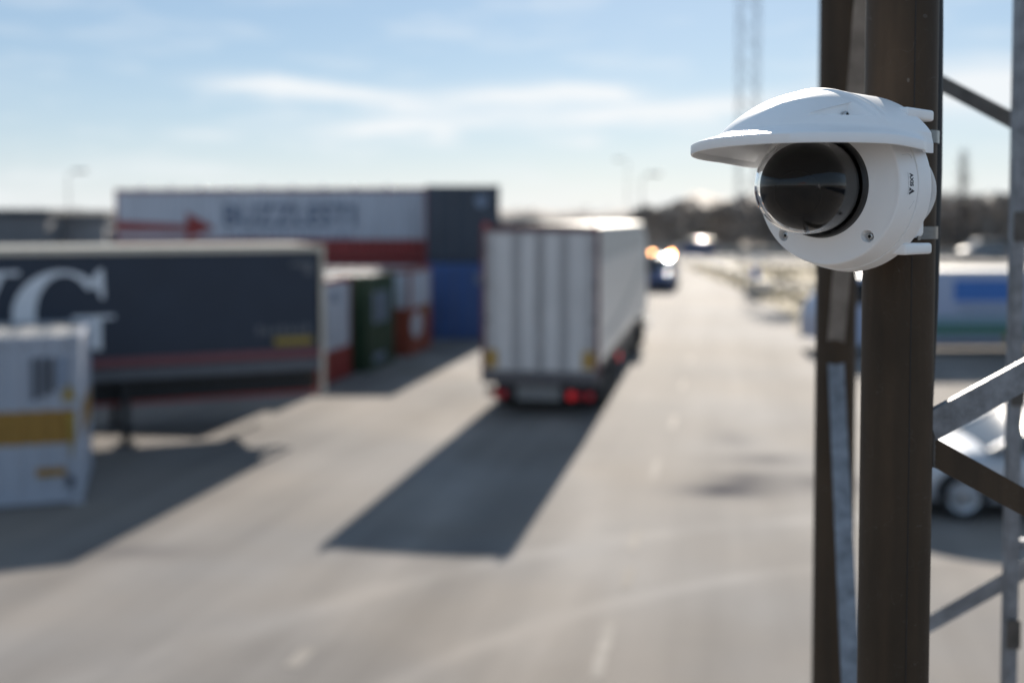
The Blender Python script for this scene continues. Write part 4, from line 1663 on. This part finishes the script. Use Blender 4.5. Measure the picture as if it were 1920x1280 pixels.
q.build('side_window', 'glass', bt)
q = MB()
q.poly([(.33, .2, 1.72), (.33, 2.2, 1.72), (.885, 2.2, 2.33), (.885, .2, 2.33)])
q.build('windscreen', 'glass', bt)


def ball(name, mat, parent, c, r, sc3=(1, 1, 1)):
    q_ = MB()
    bx_ = bmesh.new()
    bmesh.ops.create_uvsphere(bx_, u_segments=20, v_segments=12, radius=r)
    for v_ in bx_.verts:
        v_.co = Vector((v_.co.x * sc3[0], v_.co.y * sc3[1], v_.co.z * sc3[2])) + Vector(c)
    q_.add_bm(bx_)
    return q_.build(name, mat, parent, 60)


ball('mirror', 'chrome', bt, (.22, -.14, 2.25), .15)
q = MB()
q.tube([(.6, .08, 2.2), (.22, -.14, 2.25)], .02, 8)
q.build('mirror_arm', 'chassis', bt)
ball('headlight', 'chrome', bt, (.06, .22, 1.12), .12)
for x in (1.05, 7.9):
    for yy in (.2, 2.15):
        t = MB()
        t.lathe([(-.13, .24), (-.13, .37), (-.1, .4), (.1, .4), (.13, .37), (.13, .24)], 26, 'y', (x, yy, .401), close=True)
        ty = t.build('wheel', 'tyre', bt, 40)
        t = MB()
        t.lathe([(-.1, .24), (-.05, .16), (-.09, .001)], 24, 'y', (x, yy, .401))
        t.build('rim', 'rim', ty, 40)

# ------------------------------------------------------------------ roadside: guard rail, sign post, lamps, mast, wood, buildings


def guard(name, label, pts, hgt, posts, mat='galv'):
    t = thing(name, label, 'guard rail', (*pts[0], 0))
    o = Vector((*pts[0], 0))
    q_ = MB()
    P3 = [Vector((*p, 0)) - o for p in pts]
    for a, b in zip(P3[:-1], P3[1:]):
        for (dz_, h2) in ((hgt, .1), (hgt - .16, .1)):
            q_.obox(a + Vector((0, 0, dz_)), b + Vector((0, 0, dz_)), .05, h2)
    q_.build('rail', mat, t)
    for a, b in zip(P3[:-1], P3[1:]):
        n_ = max(1, int((b - a).length / posts))
        for k in range(n_):
            p = a.lerp(b, k / n_)
            q_ = MB()
            q_.box(p.x - .05, p.x + .05, p.y + .03, p.y + .10, 0, hgt + .05)
            q_.build('post', mat, t)
    return t


guard('guard_rail', 'low steel guard rail along the near edge of the verge', [(15.0, 97), (14.4, 70), (13.2, 58), (18.5, 48.5), (27, 44)], .75, 4.0)
guard('guard_rail', 'far steel guard rail running across behind the verge', [(9.5, 104), (22, 90), (40, 76), (58, 62)], .8, 5.0)
# pale concrete barrier beyond
q = MB()
bp_ = [(8, 132), (30, 122), (75, 104)]
for a, b in zip(bp_[:-1], bp_[1:]):
    q.obox((a[0], a[1], .4), (b[0], b[1], .4), .4, .8)
tag(q.build('concrete_barrier', 'concrete'), 'long pale concrete barrier below the wood', 'barrier')
# a post with two round white heads on the verge corner
sp_ = thing('marker_post', 'blue marker post with two round pale heads on the verge', 'post', (12.75, 58.6, .045))
q = MB()
q.tube([(0, 0, 0), (0, 0, 1.75)], .06, 12)
q.build('post', 'van_blue', sp_, 40)
boxpart('sign_plate', 'bt_blue', sp_, -.2, .2, -.09, -.06, .9, 1.45)
for (x, z, r) in ((-.13, 1.88, .10), (.15, 1.98, .13)):
    ball('round_head', 'chrome', sp_, (x, -.03, z), r)
boxpart('base', 'concrete', sp_, -.5, .9, -.25, .35, 0, .42, bev=.04)


def lamp_post(label, x, y, h, dirx=1):
    t = thing('street_lamp', label, 'street lamp', (x, y, 0), 0, 'street lamps far behind the yard')
    q_ = MB()
    q_.tube([(0, 0, 0), (0, 0, h - .4), (dirx * .3, 0, h - .08), (dirx * 1.0, 0, h)], [.07, .04, .035, .03], 10)
    q_.build('post', 'galv_dark', t, 50)
    q_ = MB()
    q_.box(min(dirx * .6, dirx * 1.9), max(dirx * .6, dirx * 1.9), -.2, .2, h - .05, h + .16, bev=.06)
    q_.build('lamp_head', 'galv_dark', t, 40)
    return t


lamp_post('street lamp standing over the wood, right of the lorry roof', 12.7, 110, 8.3)
lamp_post('fainter street lamp left of the one over the wood', 16.5, 160, 12.3, -1)
lamp_post('lone street lamp at the far left over the grey warehouse', -43.5, 110, 8.6)

# lattice floodlight mast
fm = thing('floodlight_mast', 'tall lattice mast rising out of frame behind the wood', 'mast', (31.4, 150, 0))
HM = 44.0
hw0 = 1.2
for sx in (-1, 1):
    for sy in (-1, 1):
        q = MB()
        q.tube([(sx * hw0, sy * hw0, 0), (sx * hw0, sy * hw0, HM)], .055, 8)
        q.build('leg', 'galv', fm)
nb = 17
q = MB()
for k in range(nb):
    z0, z1 = HM * k / nb, HM * (k + 1) / nb
    for (a, b) in (((-1, -1), (1, -1)), ((1, -1), (1, 1)), ((1, 1), (-1, 1)), ((-1, 1), (-1, -1))):
        f = k % 2
        p, r_ = (a, b) if f else (b, a)
        q.tube([(p[0] * hw0, p[1] * hw0, z0), (r_[0] * hw0, r_[1] * hw0, z1)], .05, 5)
q.build('bracing', 'galv', fm)
boxpart('platform', 'galv', fm, -.55, .55, -.5, .5, HM, HM + .08)
for (x, z, w_) in ((-.95, .45, .42), (0, .55, .45), (.95, .5, .42), (-.5, 1.35, .4), (.55, 1.35, .4)):
    fl = boxpart('floodlight', 'galv_dark', fm, x - w_, x + w_, -.18, .12, HM + z - .28, HM + z + .28, bev=.04)
q = MB()
q.obox((0, 0, HM), (0, 0, HM + 1.6), .1, .1, (0, 1, 0))
q.obox((-1.4, 0, HM + .5), (1.4, 0, HM + .5), .08, .08)
q.obox((-.9, 0, HM + 1.35), (.9, 0, HM + 1.35), .08, .08)
q.build('head_frame', 'galv', fm)

# distant wood, one mass
wm = MB()
rw_ = random.Random(11)


def shard_tree(x, y, h, wd, n):
    wm.tube([(x, y, 0), (x, y, h * .6)], [.16, .06], 5, caps=False)
    for _ in range(n):
        a = rw_.uniform(0, 2 * PI)
        z = h * (.12 + .88 * rw_.random() ** .8)
        rr = wd * math.sin(PI * min(.98, .18 + .8 * z / h)) ** .7 * rw_.random() ** .5
        c = Vector((x + rr * math.cos(a), y + rr * math.sin(a), z))
        s_ = rw_.uniform(.25, .7)
        p = [c + Vector((rw_.uniform(-1, 1), rw_.uniform(-1, 1), rw_.uniform(-.9, .9))) * s_ for _k in range(3)]
        wm.poly(p)


for k in range(300):
    f = rw_.random()
    y = rw_.uniform(140, 185)
    px2 = rw_.uniform(1195, 2150)
    x = (px2 - 960) / 2100 * y
    h = (5.6 + 0.7 * math.sin(px2 / 57.) * math.sin(px2 / 23.) + rw_.uniform(-.8, 1.0)) * (y / 150)
    if px2 < 1290:
        h *= .72 + .28 * (px2 - 1195) / 95
    if px2 > 1750:
        h *= 1.12
    shard_tree(x, y, h, h * .42, 170)
for k in range(130):
    y = rw_.uniform(380, 440)
    px2 = rw_.uniform(-250, 1215)
    x = (px2 - 960) / 2100 * y
    h = rw_.uniform(6.2, 8.2)
    shard_tree(x, y, h, h * .8, 40)
for k in range(200):
    y = rw_.uniform(300, 420)
    a = rw_.choice((-1, 1)) * rw_.uniform(R(32), R(175))
    shard_tree(math.sin(a) * y, math.cos(a) * y, rw_.uniform(7, 11), 6, 26)
hm = MB()
hr = []
for (yy, zf) in ((150, 0), (168, .62), (182, .9), (215, 1.0), (300, .85)):
    row = []
    for k in range(90):
        px2 = 1170 + 1300 * k / 89
        rise = smoothstep(1170, 1310, px2)
        z = (7.1 + .5 * math.sin(px2 / 61.) + .35 * math.sin(px2 / 17.)) * rise * zf * (yy / 182 if yy > 150 else 1) - .05
        row.append(((px2 - 960) / 2100 * yy, yy, z))
    hr.append(row)
hm.grid(hr)
hr = []
for (yy, z1_) in ((395, 0), (405, 4.5), (420, 6.6), (470, 6.4)):
    hr.append([((px2 - 960) / 2100 * yy, yy, z1_ + (.5 * math.sin(px2 / 47.) + .3 * math.sin(px2 / 13.) if z1_ else -.05)) for px2 in range(-500, 1300, 12)])
hm.grid(hr)
hl = hm.build('hill', 'hill', None, 60)
hl['kind'] = 'structure'
wo = wm.build('woodland', 'trees')
wo['kind'] = 'stuff'
tag(wo, 'dark leafless woodland along the horizon', 'woodland')

# a bare poplar above the wood
pt = thing('bare_tree', 'tall thin bare tree rising above the wood at the right', 'tree', (55.5, 138, 0))
q = MB()
q.tube([(0, 0, 0), (.05, 0, 6), (0, .05, 12.3)], [.28, .16, .03], 8)
q.build('trunk', 'bark', pt, 60)
q = MB()
for k in range(240):
    z = rw_.uniform(3, 12)
    a = rw_.uniform(0, 2 * PI)
    ln_ = rw_.uniform(.5, 1.5) * (1 - abs(z - 6) / 11)
    q.tube([(0, 0, z), (math.cos(a) * ln_ * .7, math.sin(a) * ln_ * .7, z + ln_ * .7), (math.cos(a) * ln_, math.sin(a) * ln_, z + ln_ * 1.5)], [.03, .02, .008], 4, caps=False)
q.build('crown', 'bark', pt)


def warehouse(label, x0, x1, y, dep, h, wallm, roofm, name='warehouse'):
    t = thing(name, label, 'warehouse', ((x0 + x1) / 2, y, 0))
    hw = (x1 - x0) / 2
    n_ = int((x1 - x0) / 3)
    for k in range(n_):
        a = -hw + 2 * hw * k / n_
        boxpart('wall_panel', wallm, t, a + .01, a + 2 * hw / n_ - .01, 0, .2, 0, h)
    boxpart('wall', wallm, t, -hw, hw, .21, dep, 0, h - .05)
    boxpart('roof', roofm, t, -hw - .3, hw + .3, -.3, dep + .3, h + .002, h + .5)
    for k in range(max(1, n_ // 3)):
        a = -hw + 2 * hw * (k * 3 + 1) / n_
        d_ = boxpart('door', 'guard_grey', t, a + .3, a + 2.7, -.04, -.004, 0, 2.9)
    return t


warehouse('long grey warehouse at far left above the navy trailer', -66, -41.5, 100, 20, 4.35, 'bldg', 'bldg_dark')
warehouse('smaller pale warehouse right of the long grey one', -41.5, -37.8, 104, 14, 3.9, 'bldg_pale', 'bldg')
warehouse('low dark shed beside the white container stack', -38.5, -33.5, 112, 14, 3.65, 'bldg', 'bldg_dark', 'shed')

# ------------------------------------------------------------------ the yard behind the viewer, seen in the dome's reflection
for i, (x, y, z) in enumerate(((13.0, -36, 0), (15.6, -36.2, 0), (13.0, -36, 2.594), (15.6, -36.2, 2.594))):
    container('shipping_container', ['white container lower left of four', 'white container lower right of four', 'white container upper left of four', 'white container upper right of four'][i] + ' mirrored in the dome',
              2.44, 6.06, [(9, 'cont_white')], 'cont_white', (x, y, z), R(160), door='front', group='white containers mirrored in the dome')
for i in range(3):
    container('shipping_container', ['nearest', 'middle', 'farthest'][i] + ' dark container in the row mirrored at the dome right side', 12.19, 2.44,
              [(9, 'cont_dark')], 'cont_dark', (22.5 + i * .5, -3 - 13 * i, 0), R(-80), group='dark containers mirrored in the dome')
cr = thing('gantry_crane', 'orange gantry crane far behind the viewer, mirrored in the dome', 'crane', (-48, -150, 0), R(18))
for x in (-14, 14):
    for yy in (-5, 5):
        boxpart('leg', 'crane_orange', cr, x - .5, x + .5, yy - .5, yy + .5, 0, 15)
boxpart('girder', 'crane_orange', cr, -22, 22, -1.5, 1.5, 15.01, 17)
for x in (-14, 14):
    boxpart('cross_beam', 'crane_orange', cr, x - .6, x + .6, -4.49, 4.49, 13.5, 14.98)
boxpart('cabin', 'bldg_pale', cr, 2, 5, -2, 2, 12.6, 14.9)
